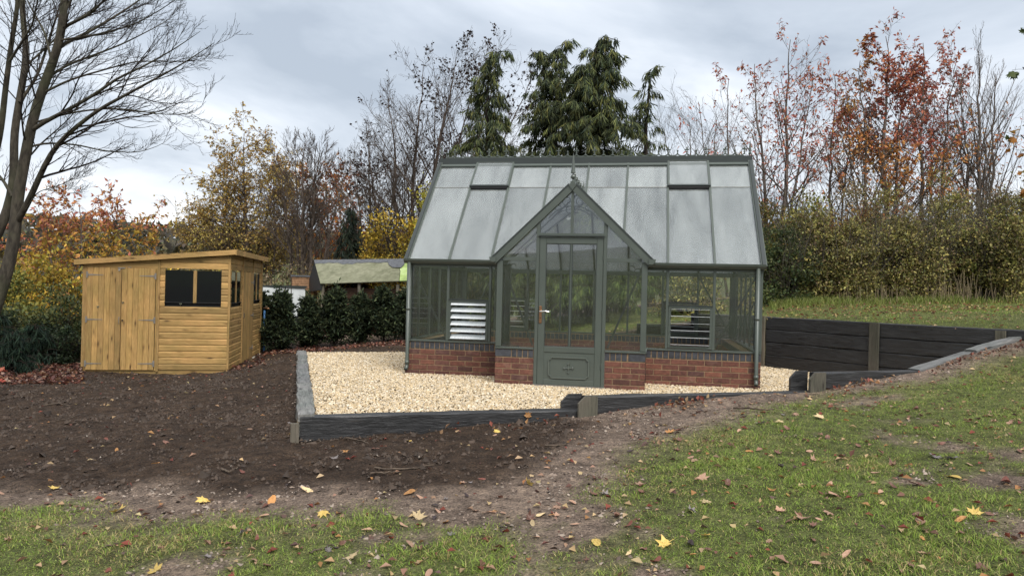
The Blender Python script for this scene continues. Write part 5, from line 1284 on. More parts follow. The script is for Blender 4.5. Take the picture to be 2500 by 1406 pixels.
# ---------------------------------------------------------------- shrubs, hedge and yews
def shrub(name, label, px, d, w, h, n, size, pal, seed, wid=.55, group=None, cat='shrub', mat=None, stems=16, bark=None, depth=None, droop=.2, clump=None, twigs=True, up=.0, base=0., tint=1.):
    r = np.random.default_rng(seed); b = base_at(px, d); b[2] += base; t = root(name, tuple(b), label, cat, group); dp = depth or w*.8
    # stems
    a = r.uniform(0, 2*math.pi, stems); q = np.c_[np.cos(a), np.sin(a), np.full(stems, 2.2)]; p = b+np.c_[np.cos(a)*w*.12, np.sin(a)*dp*.12, np.zeros(stems)]
    P = grow(r, p, q*np.array((w/h, dp/h, 1)), np.full(stems, h*.9)*r.uniform(.6, 1.05, stems), 8, .09, .03); Rr = np.linspace(.014, .004, 9)[None]*np.ones((stems, 1))
    tw = spawn(r, P, Rr, np.full(stems, h*.8), 9, .2, 1., 25, 65, .4, .4, .5, 3, .15, .03, .003) if twigs else None
    npobj('stems', *join([tubes(P, Rr, 4)]+([tubes(tw[0], tw[1], 3)] if twigs else [])), bark or BARK_DARK, t)
    # leaf clumps through an uneven dome
    K = clump or max(20, n//230); ph = r.uniform(0, 2*math.pi, K); ct = r.uniform(-.05, 1., K); rad = r.uniform(.35, 1., K)**.5
    sq = np.sqrt(1-np.clip(ct, 0, 1)**2); wob = .78+.5*fbm(np.cos(ph)*1.5+seed, ct*2+np.sin(ph)*1.5)
    cc = np.c_[np.cos(ph)*sq*rad*w*.5, np.sin(ph)*sq*rad*dp*.5, (.06+.94*np.clip(ct, 0, 1)*rad)*h*.92]*wob[:, None]
    k = r.integers(0, K, n); sg = r.uniform(.055, .12, K)[k][:, None]*np.cbrt(w*h*dp)
    L0 = b+cc[k]+r.normal(0, 1, (n, 3))*(sg*np.array((1, 1, .8))); L0[:, 2] = np.maximum(L0[:, 2], b[2]+.02)
    D = nrm(cc[k]*np.array((1, 1, .6))+1e-3)*.6+r.normal(0, .8, (n, 3)); D[:, 2] += up-droop
    Ls = size*r.uniform(.6, 1.35, n); col = palette(r, n, pal, None, .3)*(r.uniform(.6, 1.4, K)[k])[:, None]*tint
    leafobj('crown', (L0, D, r.normal(0, 1, (n, 3))+np.array((0, 0, .5)), Ls, Ls*wid), np.clip(col, 0, 1), mat or FOL, t)
    return t
OLIVE = [(.22, .205, .065), (.165, .165, .058), (.30, .27, .085), (.11, .115, .045), (.36, .31, .095), (.20, .15, .07), (.16, .115, .065)]
DARKG = [(.036, .056, .024), (.06, .08, .03), (.10, .11, .035)]
GOLD = [(.44, .31, .045), (.52, .38, .06), (.34, .23, .04), (.28, .25, .05), (.46, .28, .045)]
BROWN = [(.20, .15, .09), (.14, .11, .072), (.25, .19, .10), (.18, .17, .075)]
G_H = 'shrubs of the mixed hedge'
hed = [(1905, 15.2, 1.25, 1.75, DARKG, 'dark ivy-green shrub beside the right corner of the greenhouse', 51), (1985, 15.4, 1.2, 1.75, OLIVE, 'olive shrub right of the dark ivy-green shrub', 52),
       (2070, 15.1, 1.2, 1.55, OLIVE, 'olive shrub below the red-stemmed shrub', 53), (2150, 15.4, 1.35, 2.0, [*OLIVE, (.16, .145, .04)], 'tall yellowish olive shrub below the fullest cherry', 54),
       (2240, 15.2, 1.3, 1.85, OLIVE, 'olive hedge shrub behind the dry stems', 55), (2330, 15.4, 1.35, 2.1, [*OLIVE, (.13, .14, .04)], 'green hedge shrub below the bare upright tree', 56),
       (2420, 14.9, 1.3, 1.9, [*OLIVE, (.14, .16, .045)], 'broad green hedge shrub near the right end of the retaining wall', 57), (2500, 14.6, 1.3, 2.15, OLIVE, 'hedge shrub cut by the right edge of the view', 58)]
for px, d, w, h, pal, lab, sd in hed: shrub('hedge_shrub', lab, px, d, w*1.08, h*1.18*(.9, 1.12, .95, 1.1, .92, 1.08, .95, 1.1)[sd-51], 9500, .058, pal, sd, .6, G_H, stems=26, bark=BARK_GREY)
bk = [(1880, 17.6, 1.8, 2.5, [(.10, .10, .03), (.16, .15, .035), (.07, .07, .03), (.22, .13, .03)], 'tall yellow-green shrub behind the right roof edge of the greenhouse', 61), (1975, 17.4, 1.7, 2.55, [*OLIVE, (.2, .2, .04)], 'yellowish shrub in the back row below the crimson cherry', 62),
      (2080, 17.8, 1.8, 2.3, BROWN, 'brown twiggy shrub behind the red-stemmed shrub', 63), (2190, 17.5, 1.8, 2.45, BROWN, 'brown shrub in the back row below the fullest cherry', 64), (2300, 17.6, 1.8, 2.5, [*BROWN, *OLIVE], 'brown shrub in the back row left of the bare upright tree', 65),
      (2410, 17.2, 1.8, 2.6, [*BROWN, (.1, .1, .03)], 'brown shrub in the back row right of the bare upright tree', 66), (2510, 16.8, 1.8, 2.8, [*OLIVE, (.2, .14, .03)], 'tall shrub in the back row at the right edge', 67)]
for px, d, w, h, pal, lab, sd in bk: shrub('back_shrub', lab, px, d, w, h*1.1*(1.08, .95, 1.1, .92, 1.12, .98, 1.1)[sd-61], 4600, .06, pal, sd, .6, 'shrubs behind the mixed hedge', stems=22, bark=BARK_GREY)
shrub('lime_shrub', 'bright lime-yellow shrub peeping over the hedge', 1950, 19, 1.0, 3.3, 1600, .08, [(.36, .36, .04), (.28, .32, .05)], 68)
shrub('leafy_bank_shrub', 'low leafy shrub behind the right panes of the greenhouse', 1690, 15.6, 1.6, 1.2, 3500, .07, [*OLIVE, (.05, .08, .025)], 69)
shrub('leafy_bank_shrub', 'brown-leaved shrub behind the left panes of the greenhouse', 1080, 19, 2.2, 2.0, 4500, .09, [(.16, .10, .03), (.10, .08, .03), (.22, .13, .04), (.06, .05, .025)], 70)
# red-stemmed shrub
r = np.random.default_rng(72); b = base_at(2050, 15.9); rs = root('red_stemmed_shrub', tuple(b), 'shrub with a fan of bare red-brown stems above the olive hedge', 'shrub')
n = 60; a = r.uniform(0, 2*math.pi, n); P0 = b+np.c_[np.cos(a)*.08, np.sin(a)*.08, np.full(n, .75)]; q = np.c_[np.cos(a)*.5, np.sin(a)*.4, r.uniform(.8, 1.3, n)]
P = grow(r, P0, q, r.uniform(.8, 1.45, n), 8, .05, .05); Rr = np.linspace(.011, .004, 9)[None]*np.ones((n, 1)); T2 = spawn(r, P, Rr, np.full(n, 1.1), 5, .3, .95, 15, 35, .4, .4, .6, 5, .06, .05, .003)
npobj('stems', *join([tubes(P, Rr, 4), tubes(T2[0], T2[1], 3), tubes(np.array([[b, b+np.array((.02, 0, .4)), b+np.array((0, .02, .85))]]), np.array([[.06, .05, .04]]), 6)]), BARK_RED, rs)
pt = twig_leaves(r, T2[0], 2, .3, .06, .7); leafobj('crown', pt, palette(r, len(pt[0]), [(.42, .27, .07), (.30, .14, .04), (.2, .16, .05)]), FOL, rs)
# dry stalks and rank grass at the hedge foot
def blades(name, P, h, w, lean, cols, mat, r, kind='stuff', bend=.5, parent=None, far=None):
    n = len(P); a = r.uniform(0, 2*math.pi, n); L_ = h[:, None]; d = np.c_[np.cos(a)*lean, np.sin(a)*lean, np.ones(n)]; d = nrm(d)
    s = np.c_[-np.sin(a+r.normal(0, .8, n)), np.cos(a+r.normal(0, .8, n)), np.zeros(n)]*w[:, None]*.5
    m1 = P+d*L_*.5; d2 = d.copy(); d2[:, :2] *= 1+2.2*bend; d2[:, 2] *= 1-.55*bend; tip = m1+nrm(d2)*L_*.5
    V = np.stack([P-s, P+s, m1+s*.8, m1-s*.8, tip], 1).reshape(-1, 3); b = np.arange(n)[:, None]*5
    fs = [b+np.array([[0, 1, 2, 3]]), b+np.array([[3, 2, 4]])]
    if far is not None: fs = [b[~far]+np.array([[0, 1, 2, 3]]), b[~far]+np.array([[3, 2, 4]]), b[far]+np.array([[0, 1, 4]])]
    o = npobj(name, V, fs, mat, parent, np.repeat(cols, 5, 0)); return tag(o, kind=kind)
pxs = r.uniform(1880, 2520, 9000); ds = r.normal(14.55, .3, 9000); B = np.array([at(x, 720, d)[:2] for x, d in zip(pxs, ds)]); zz_ = ground_z(B[:, 0], B[:, 1]); dens = fbm(B[:, 0]*.8, B[:, 1]*.8+4) > .4
B = np.c_[B, zz_][dens]; hh = r.uniform(.04, .2, len(B)); blades('rank_grass', B, hh, np.full(len(B), .010), r.uniform(.1, .5, len(B)), palette(r, len(B), [(.15, .19, .04), (.19, .22, .055), (.24, .23, .09), (.12, .16, .035)]), GRASSM, r)
pxs = np.r_[r.normal(2345, 30, 30), r.uniform(2050, 2500, 170)]; B = np.array([at(x, 720, d)[:2] for x, d in zip(pxs, r.normal(14.5, .2, 200))]); B = np.c_[B, ground_z(B[:, 0], B[:, 1])]
P = grow(r, B, np.c_[r.normal(0, .12, 200), r.normal(0, .1, 200), np.ones(200)], np.r_[r.uniform(.3, .7, 30), r.uniform(.12, .4, 170)], 5, .04, 0.); V, F = tubes(P, np.full((200, 6), .003), 3)
tag(npobj('dry_stalks', V, F, m_simple('straw', (.24, .19, .12), .8, .2, 0., .3, 6.)), kind='stuff')
# yews between shed and greenhouse
YEW = [(.014, .022, .014), (.024, .036, .019), (.038, .052, .025), (.062, .076, .034)]
def yew(px, d, topy, w, seed, lab, name='yew_bush'):
    h = zat(px, topy, d)-base_at(px, d)[2]
    r = np.random.default_rng(seed); b = base_at(px, d); t = root(name, tuple(b), lab, 'yew', 'young yews planted in a row')
    n = 50; a = r.uniform(0, 2*math.pi, n); z0 = r.uniform(0, .78, n)*h; rad = r.uniform(.3, 1.1, n)
    q = np.c_[np.cos(a)*rad*.75, np.sin(a)*rad*.75, r.uniform(.35, 1.1, n)]; P = grow(r, b+np.c_[np.zeros((n, 2)), z0], q, w*.66*(1.08-z0/h)*r.uniform(.6, 1.2, n), 8, .06, .05, .05); P[0] = np.linspace(b, b+np.array((.02, 0, h)), 9); Rr = np.linspace(.012, .003, 9)[None]*np.ones((n, 1))
    T2 = spawn(r, P, Rr, np.full(n, w*.7), 12, .1, 1, 30, 62, .42, .35, .6, 5, .07, .03, .003); T3 = spawn(r, *T2, 4, .15, 1, 30, 55, .5, .3, .6, 3, .07, .0, .002)
    npobj('stems', *tubes(P, Rr, 4), BARK_DARK, t)
    pa = [twig_leaves(r, Q[0], k, .05, .095, .31, .9, .05, .45) for Q, k in (((P,), 18), (T2, 5), (T3, 3))]; pt = tuple(np.concatenate(x) for x in zip(*pa))
    z = (pt[0][:, 2]-b[2])/h; leafobj('crown', pt, palette(r, len(z), YEW, None, .35)*(np.clip(r.normal(1.0, .3, len(z)), .4, 2))[:, None], NEEDLE, t)
for k, (px, d, ty, w, lab) in enumerate(((690, 17.2, 700, .9, 'dark yew nearest the shed'), (752, 17.6, 722, .72, 'second dark yew from the shed, below the glazed frame'), (820, 17.4, 703, .9, 'dark yew below the left half of the outbuilding roof'),
        (884, 17.8, 716, .78, 'fourth dark yew from the shed'), (938, 17.8, 700, .85, 'dark yew second from the greenhouse'), (992, 18.2, 712, .85, 'dark yew beside the left corner of the greenhouse'), (640, 17.6, 715, .8, 'dark yew half hidden behind the shed'), (1060, 18.4, 715, .9, 'dark yew seen through the left panes of the greenhouse'))):
    yew(px, d, ty, w, 80+k, lab)
# ---- left side
tree('orange_cherry', 'orange and pink leaved cherry rising behind the left end of the shed', 190, 21, 0, [(0, 0, 190, 500, 1.), (-.5, 0, 120, 545, .8), (.5, .1, 260, 530, .8), (1.0, 0, 320, 560, .7), (-1., .2, 70, 590, .7)],
     [S(18, .1, .97, 30, 55, .5, .4, .45, 7, .06, .05), S(8, .1, .98, 28, 55, .5, .35, .5, 5, .08, .04, rmin=.004)], BARK_CHERRY,
     dict(per=9, size=.13, wid=.45, down=.5, t0=.1, pal=two([(.46, .29, .05), (.46, .22, .05), (.34, .28, .06)], [(.44, .20, .08), (.40, .15, .09), (.50, .25, .07), (.36, .13, .09)], .25)), 91, None, r0=.07)
for k, (px, d, w, h, pal, n, sz, lab) in enumerate((
    (95, 18, 2.2, 2.7, GOLD, 6500, .10, 'golden shrub below the orange cherry'), (200, 17.2, 1.8, 2.2, [*GOLD, (.14, .15, .04), (.3, .12, .03)], 5000, .10, 'golden and orange shrub against the left wall of the shed'), (20, 16.5, 1.6, 2.2, [(.30, .25, .05), (.12, .14, .04), (.2, .2, .05)], 4500, .09, 'yellow-green shrub behind the bare tree trunk'),
    (160, 15.6, 1.7, 1.75, [(.055, .075, .028), (.085, .10, .035), (.12, .12, .04), (.035, .05, .022)], 7000, .07, 'green leafy shrub beside the left wall of the shed'), (65, 15.2, 1.5, 1.35, [(.045, .065, .025), (.08, .09, .035), (.16, .15, .045)], 5500, .07, 'low green shrub left of the green leafy shrub'),
    (-30, 14.5, 1.5, 1.5, [(.035, .05, .022), (.06, .075, .03)], 4500, .07, 'dark green shrub at the left edge'), (115, 14.4, 1.5, .95, [(.018, .03, .016), (.03, .045, .02)], 4500, .06, 'low dark shrub behind the leaf litter'),
    (415, 27, 3.0, 2.9, GOLD, 4500, .12, 'golden shrub beyond the shed roof'), (500, 28, 2.6, 2.6, [(.24, .19, .04), (.16, .13, .04), (.1, .09, .04)], 3500, .11, 'dull yellow shrub below the birch'), (345, 40, 4., 3.4, [(.15, .16, .06), (.2, .17, .08), (.13, .12, .06)], 3000, .16, 'pale distant shrub left of the birch'),
    (600, 26, 3., 2.6, BROWN, 4500, .09, 'brown bramble thicket under the birch'), (690, 25, 2.8, 2.8, [*BROWN, (.2, .16, .1)], 4500, .09, 'brown bramble thicket right of the shed roof'), (780, 26, 2.6, 2.4, [(.20, .13, .03), (.12, .09, .03), (.08, .07, .03)], 4000, .09, 'mixed yellow-brown thicket behind the small brick wall'),
    (735, 22.8, 1.2, 1.7, [(.05, .06, .022), (.10, .10, .03), (.15, .13, .04)], 2200, .08, 'small green shrub by the brick wall'),
    (965, 24.2, 3.2, 4.5, [(.5, .35, .05), (.58, .42, .06), (.42, .28, .045), (.34, .28, .05)], 11000, .10, 'golden yellow bush beside the left roof edge of the greenhouse'), (1052, 23.8, 1.6, 5.4, [(.36, .34, .05), (.30, .26, .04)], 3500, .10, 'tall yellow-green bush touching the left roof edge'), (920, 24.5, 1.6, 3.2, [*GOLD, (.1, .08, .03)], 4500, .10, 'yellow bush right of the small dark spruce'))):
    shrub('garden_shrub', lab, px, d, w, h, n, sz, pal, 120+k, .6, 'garden shrubs', stems=14, base=0.)
def fir(px, d, topy, w, seed, lab):
    b = base_at(px, d); conifer('fir_sapling', lab, px, d, px, topy, w, seed, .5, 0., pal=[(.016, .030, .020), (.028, .046, .028), (.010, .02, .014)], low=.05, spray=.17)
fir(36, 12.6, 812, .5, 140, 'small fir sapling low at the left edge'); fir(95, 14.0, 790, .5, 141, 'dark fir sapling right of the small one at the left edge'); fir(-10, 13.4, 760, .6, 142, 'dark fir half outside the left edge')
shrub('red_leaf_sprig', 'sprig of coral-red leaves poking in at the left edge', -14, 9.2, .22, .36, 40, .07, [(.42, .10, .07), (.50, .16, .10), (.30, .07, .05)], 143, .5, stems=5, twigs=False, clump=8, base=.33)
# maple at the right, only its outermost leaves reach the view
MAPLE = [(90, 1.), (76, .60), (66, .66), (50, .98), (34, .52), (20, .60), (0, .82), (-22, .42), (-40, .46), (-66, .30), (-90, .16)]
def maple_outline(r, s):
    pts = [(a, q) for a, q in MAPLE]+[(180-a, q) for a, q in MAPLE[-2:0:-1]]; return np.array([((q*r.uniform(.9, 1.1))*math.cos(math.radians(a+r.normal(0, 2)))*s, (q*r.uniform(.9, 1.1))*math.sin(math.radians(a))*s) for a, q in pts])
r = np.random.default_rng(150); mbp = base_at(2760, 9.0); mt = root('maple_tree', tuple(mbp), 'maple whose outermost green and orange leaves reach in at the right edge', 'tree')
tp = at(2740, -100, 9.); npobj('trunk', *tubes(trunkpoly(r, mbp, tp, 16, .03)[None], radii(16, .11, .03)[None], 8), BARK_BROWN, mt, None, True)
brs = [resample([at(2745, 420, 9.), at(2640, 330, 8.7), at(2560, 230, 8.4), at(2497, 165, 8.2)], 12), resample([at(2748, 520, 9.), at(2650, 460, 8.8), at(2560, 400, 8.5), at(2492, 330, 8.3)], 12), resample([at(2742, 300, 9.), at(2640, 160, 9.), at(2540, 60, 8.9)], 12), resample([at(2748, 480, 9.), at(2860, 330, 9.), at(2950, 200, 9.2)], 12), resample([at(2745, 560, 9.), at(2660, 540, 9.1), at(2540, 470, 9.2), at(2500, 440, 9.2)], 12)]
BP = np.array(brs); T2 = spawn(r, BP, np.linspace(.02, .006, 12)[None]*np.ones((5, 1)), np.full(5, 1.2), 10, .3, 1., 25, 60, .3, .3, .5, 5, .08, .0, .003)
npobj('branches', *join([tubes(BP, np.linspace(.02, .006, 12)[None]*np.ones((5, 1)), 5), tubes(T2[0], T2[1], 3)]), BARK_DARK, mt)
pt = twig_leaves(r, T2[0], 5, .2, .055, 1., .3, .8, .6); Vs, Fs, Cs = [], [], []
zc_ = pt[0][:, 2]; zt_ = np.clip((zc_-zat(2490, 400, 8.3))/(zat(2490, 150, 8.3)-zat(2490, 400, 8.3)), 0, 1)
for k in range(len(pt[0])):
    o = maple_outline(r, pt[3][k]*1.15); D = nrm(pt[1][k]); S_ = nrm(np.cross(D, pt[2][k])); Nk = np.cross(S_, D); V = pt[0][k]+o[:, :1]*S_+(o[:, 1:]+.05)*D+Nk*(np.abs(o[:, :1])*.25)
    c = nrm(V.mean(0))*0+pt[0][k]+D*.04; Vs.append(np.r_[V, c[None]]); m = len(V); Fs.append(np.array([(i, (i+1) % m, m) for i in range(m)])); g = r.random() < zt_[k]
    Cs.append(np.repeat(palette(r, 1, [(.05, .075, .03), (.08, .10, .03)] if g else [(.34, .20, .03), (.30, .12, .02), (.16, .14, .04)]), m+1, 0))
V, F = join(list(zip(Vs, Fs))); npobj('crown', V, F, FOL, mt, np.concatenate(Cs))
# far woods on the hill, read as one mass
r = np.random.default_rng(160); n = 17000; az = np.radians(r.uniform(-62, 40, n)); ds = r.uniform(300, 620, n)
X, Y = EYE[0]+np.sin(az)*ds, EYE[1]+np.cos(az)*ds; msk = (fbm(X*.011, Y*.011, 4) > .44) | (ds > 540); X, Y, ds = X[msk], Y[msk], ds[msk]; n = len(X)
Z = ground_z(X, Y)+r.uniform(0, 7, n); D = r.normal(0, 1, (n, 3)); D[:, 2] = np.abs(D[:, 2])
V, F = leaves(np.c_[X, Y, Z], D, r.normal(0, 1, (n, 3)), r.uniform(3, 7, n), r.uniform(2, 5, n))
tag(npobj('far_woods', V, F, FOL, None, np.repeat(palette(r, n, [(.075, .065, .05), (.09, .075, .05), (.06, .06, .045), (.11, .085, .04)], None, .25), 4, 0)), kind='stuff')
mid_ = [(330, 62, 4.5, 3.6), (385, 58, 5, 4.4), (440, 66, 6, 4.6), (300, 75, 6, 4.8), (60, 70, 7, 5.5), (10, 60, 6, 5.), (470, 75, 6, 5.5), (130, 80, 7, 5.)]
for k, (px, d, w, h) in enumerate(mid_):
    shrub('distant_tree', ('grey-brown', 'pale green', 'tawny', 'olive', 'dull brown', 'dull green', 'ochre', 'faded brown')[k]+' distant tree on the skyline left of the birch', px, d, w, h+1.5, 1400, .28, ([(.11, .10, .07), (.14, .12, .08)], [(.13, .15, .07), (.17, .17, .09)], [(.2, .15, .07), (.15, .12, .06)], [(.10, .11, .05), (.14, .13, .06)])[k % 4], 170+k, .7, 'distant trees', 'tree', stems=10, bark=BARK_GREY, twigs=False)

# ---------------------------------------------------------------- grass, fallen leaves, twigs
def surf(x, y):
    z = ground_z(x, y); sm = soft(x, y, SOIL, .35, .3)*(1-lawn_mask(x, y)*.8)
    return z+(fbm(x*1.1, y*1.1)-.47)*.05+(fbm(x*5., y*5.+9, 3)-.44)*(.02+.05*sm)*1.3+(fbm(x*13., y*13.+31, 2)-.37)*(.012+.028*sm)
r = np.random.default_rng(200)
def in_view(x, y, m=.15):
    d = np.c_[x, y]-EYE[:2]; f = d@CF[:2]; s = d@CR[:2]; return (f > 2.9) & (np.abs(s) < f*(.72+m))
def scatter(n, x0, x1, y0, y1): return r.uniform(x0, x1, n), r.uniform(y0, y1, n)
GP, GH = [], []
for n, dl, dh, k in ((1300000, 2.9, 5.6, 1.), (800000, 5.6, 9., .95), (240000, 9., 17., .9)):
    x, y = scatter(n*2, -7, 13, -8, 8); f = (np.c_[x, y]-EYE[:2])@CF[:2]; m = (f > dl) & (f < dh) & in_view(x, y) & ~inpoly(x, y, PAD); x, y = x[m], y[m]
    lm = lawn_mask(x, y); m = r.random(len(x)) < lm*k*(.35+1.2*fbm(x*6, y*6+3, 3)); GP.append(np.c_[x, y][m]); GH.append(np.c_[lm[m], np.full(m.sum(), dl)])
GP = np.concatenate(GP); GH = np.concatenate(GH); n = len(GP)
print('BLADES', n, [int((GH[:, 1] == q).sum()) for q in (2.9, 5.6, 9.)])
h = (.011+.018*GH[:, 0])*r.uniform(.5, 1.5, n)*(.8+.6*(fbm(GP[:, 0]*2.2, GP[:, 1]*2.2) > .5)); w = np.where(GH[:, 1] < 5, .0034, np.where(GH[:, 1] < 8, .0052, .008))*r.uniform(.8, 1.3, n)
pn = fbm(GP[:, 0]*1.6+9, GP[:, 1]*1.6, 3)
gcol = np.where((r.random(n) < np.clip(.26+(pn-.46)*1.9, .06, .8))[:, None], palette(r, n, [(.34, .28, .115), (.26, .20, .085), (.40, .33, .155)]), palette(r, n, [(.165, .235, .038), (.21, .285, .05), (.125, .185, .033), (.26, .315, .072)]))
blades('lawn_grass', np.c_[GP, surf(GP[:, 0], GP[:, 1])-.003], h, w, r.uniform(.2, 1.9, n), gcol, GRASSM, r, bend=.7, far=GH[:, 1] > 5)
# fallen leaves
def m_leaf(name, col, tip):
    m, t, o = newmat(name); v = coords(t, 'Object', rand=True); n = noise(t, v, 28., 4.); c = ramp(t, n, [(.35, col), (.7, tip)]).outputs[0]
    k = ramp(t, objrand(t), [(0., (.72, .72, .72)), (1., (1.25, 1.22, 1.2))]); c = mixc(t, 1., c, k.outputs[0], 'MULTIPLY')
    p = N(t, 'ShaderNodeBsdfPrincipled', inp={'Roughness': .5, 'Specular IOR Level': .35}); L(t, c, p.inputs['Base Color']); tr = N(t, 'ShaderNodeBsdfTranslucent'); L(t, c, tr.inputs[0])
    mx = N(t, 'ShaderNodeMixShader', inp={0: .2}); L(t, p.outputs[0], mx.inputs[1]); L(t, tr.outputs[0], mx.inputs[2]); L(t, mx.outputs[0], o.inputs[0]); return m
LM = dict(yellow=m_leaf('leaf_yellow', (.52, .36, .08), (.64, .48, .17)), cream=m_leaf('leaf_cream', (.52, .38, .20), (.62, .50, .30)), orange=m_leaf('leaf_orange', (.42, .20, .07), (.50, .27, .10)),
          tan=m_leaf('leaf_tan', (.36, .21, .14), (.46, .30, .21)), brown=m_leaf('leaf_brown', (.13, .06, .045), (.22, .12, .085)), red=m_leaf('leaf_red', (.13, .042, .032), (.20, .075, .05)), grey=m_leaf('leaf_grey', (.16, .14, .14), (.28, .25, .24)), dark=m_leaf('leaf_dark', (.035, .024, .024), (.07, .05, .05)))
def leaf_mesh(kind, mat, seed):
    q = np.random.default_rng(seed)
    if kind == 'maple':
        o = maple_outline(q, 1.)*np.array((1, 1.)); ring = np.c_[o, np.zeros(len(o))]; inner = np.c_[o*.5, np.zeros(len(o))]
    else:
        a = np.linspace(0, 2*math.pi, 12, endpoint=False); y = np.sin(a); x = np.cos(a)*.46*(1-.25*y); ring = np.c_[x, y, np.zeros(12)]; inner = ring*.5
    V = np.r_[ring, inner, [[0, 0, 0]]]; m = len(ring); cu = q.uniform(.2, .9); tw = q.uniform(-.35, .35)
    V[:, 2] = cu*V[:, 0]**2*q.choice([1, 1, -.6])+q.uniform(-.2, .5)*V[:, 1]**2+tw*V[:, 0]*V[:, 1]+q.normal(0, .035, len(V)); V[:, 2] -= V[:, 2].min()*.8
    F = [(i, (i+1) % m, m+(i+1) % m, m+i) for i in range(m)]+[(m+i, m+(i+1) % m, 2*m) for i in range(m)]
    mb = MB().add(V, F); y0 = -.16 if kind == 'maple' else -1.
    mb.tube([(0, y0, V[-1, 2]), (.05, y0-.3, V[-1, 2]+.05), (.15, y0-.6, .1)], [.03, .02, .02], 3)
    return mb.data('fallen_leaf', LM[mat])
LMESH = {}
def fallen(x, y, kind, mat, size, label, group=None, z=None, tilt=None, yaw=None):
    k = (kind, mat, int(r.integers(0, 4)))
    if k not in LMESH: LMESH[k] = leaf_mesh(kind, mat, len(LMESH)*7+3)
    o = link('fallen_leaf', LMESH[k]); z_ = float(surf(np.array([x]), np.array([y]))[0])
    o.location = (x, y, z_+.008 if z is None else z); o.scale = (size*.88,)*3
    o.rotation_euler = (*(r.normal(0, .25, 2) if tilt is None else tilt), r.uniform(0, 6.28) if yaw is None else yaw); return tag(o, label, 'leaf', group)
def hit(px, py):
    d = CF+CR*(px-1250)/FPX+CU*(703-py)/FPX; t = np.linspace(2, 30, 1400); P = EYE+d*t[:, None]; g = ground_z(P[:, 0], P[:, 1]); return P[np.argmax(P[:, 2] < g)]
hero = [(1292, 1186, 'maple', 'yellow', .062, 'bright yellow maple leaf standing on the dark soil, right of centre', (1.0, .2)), (1214, 1054, 'maple', 'yellow', .05, 'small bright yellow leaf on soil just below the front edging', None),
  (999, 1208, 'oval', 'orange', .055, 'lone orange oval leaf on the soil edge below the gravel', None), (1017, 1264, 'maple', 'cream', .075, 'cream maple leaf lying flat where soil meets lawn', None), (748, 1198, 'oval', 'cream', .06, 'pale leaf on bare mud below the left end of the edging', None),
  (791, 1254, 'maple', 'yellow', .07, 'yellow maple leaf on the grass tip below the edging corner', None), (860, 1371, 'maple', 'cream', .065, 'cream maple leaf near the bottom of the view, left of centre', None), (287, 1250, 'maple', 'yellow', .075, 'large golden maple leaf on the mud at the lower left', (.5, .2)),
  (495, 1229, 'maple', 'yellow', .072, 'golden maple leaf on mud right of the large golden one', (.4, .1)), (664, 1223, 'oval', 'orange', .06, 'orange leaf on pale mud, third golden leaf from the left', (.5, .2)), (136, 1198, 'maple', 'yellow', .06, 'yellow leaf among brown litter at the far left', None),
  (380, 1402, 'maple', 'yellow', .07, 'yellow leaf cut by the bottom edge of the view', None), (2380, 1254, 'maple', 'yellow', .068, 'pale yellow maple leaf on green grass at the lower right', (.3, 0)), (1628, 1332, 'maple', 'yellow', .075, 'large pale yellow maple leaf on the lawn, bottom centre right', None),
  (1722, 1314, 'maple', 'yellow', .045, 'small pale yellow leaf right of the large one at the bottom', None), (1724, 1234, 'maple', 'cream', .055, 'cream leaf pair on the middle of the lawn', None), (1636, 1056, 'maple', 'orange', .08, 'tan orange maple leaf at the bare top of the lawn', None),
  (1898, 1032, 'maple', 'cream', .075, 'cream maple leaf high on the lawn below the second edging step', None), (2004, 1020, 'maple', 'cream', .09, 'broad cream leaf on the upper lawn', None), (1856, 1036, 'maple', 'grey', .075, 'grey maple leaf on the upper lawn beside a cream one', None),
  (1710, 1172, 'maple', 'tan', .075, 'tan maple leaf left of the lawn middle', None), (1566, 1190, 'maple', 'tan', .06, 'pinkish tan maple leaf at the brown edge of the lawn', None), (2020, 1258, 'maple', 'tan', .06, 'light tan maple leaf on the lower lawn', None), (1958, 1274, 'maple', 'tan', .07, 'pinkish maple leaf on the lower lawn, left of the light tan one', None),
  (2246, 1280, 'oval', 'tan', .065, 'salmon leaf on a dark tuft at the lower right', None), (2038, 1214, 'maple', 'tan', .085, 'broad curled tan leaf in the middle of the lawn', None), (1886, 1203, 'maple', 'orange', .055, 'orange tan maple leaf left of the broad curled leaf', None), (2330, 1165, 'oval', 'yellow', .055, 'bright yellow round leaf on the right of the lawn', None),
  (2456, 1178, 'oval', 'red', .07, 'dark red oval leaf at the right edge of the lawn', None), (2238, 1187, 'oval', 'red', .06, 'deep red leaf on the right of the lawn', None), (2280, 1116, 'maple', 'grey', .075, 'pale grey maple leaf on the right of the lawn', None), (2328, 1120, 'maple', 'grey', .07, 'second pale grey leaf, right of the first', None), (1455, 1327, 'oval', 'yellow', .055, 'lime yellow leaf at the bottom centre of the lawn', None),
  (1089, 1274, 'oval', 'orange', .05, 'orange oval leaf where soil meets grass, right of the cream leaf', None), (998, 1072, 'maple', 'yellow', .045, 'small golden leaf on soil under the edging, centre', None), (841, 1107, 'maple', 'orange', .05, 'orange leaf on dark soil below the left corner of the gravel', None), (223, 1124, 'maple', 'cream', .06, 'cream leaf alone on the dark soil at the left', None), (1321, 1256, 'oval', 'cream', .045, 'small cream oval leaf on bare earth, bottom centre', None)]
for px, py, kd, mt_, sz, lab, tl in hero:
    p = hit(px, py); fallen(p[0], p[1], kd, mt_, sz, lab, tilt=None if tl is None else tl, yaw=None)
p = on(2.23, -.012); fallen(p[0], p[1], 'maple', 'orange', .062, 'orange-brown maple leaf caught against the top of the front edging', z=-.005, tilt=(1.35, .15), yaw=AN)
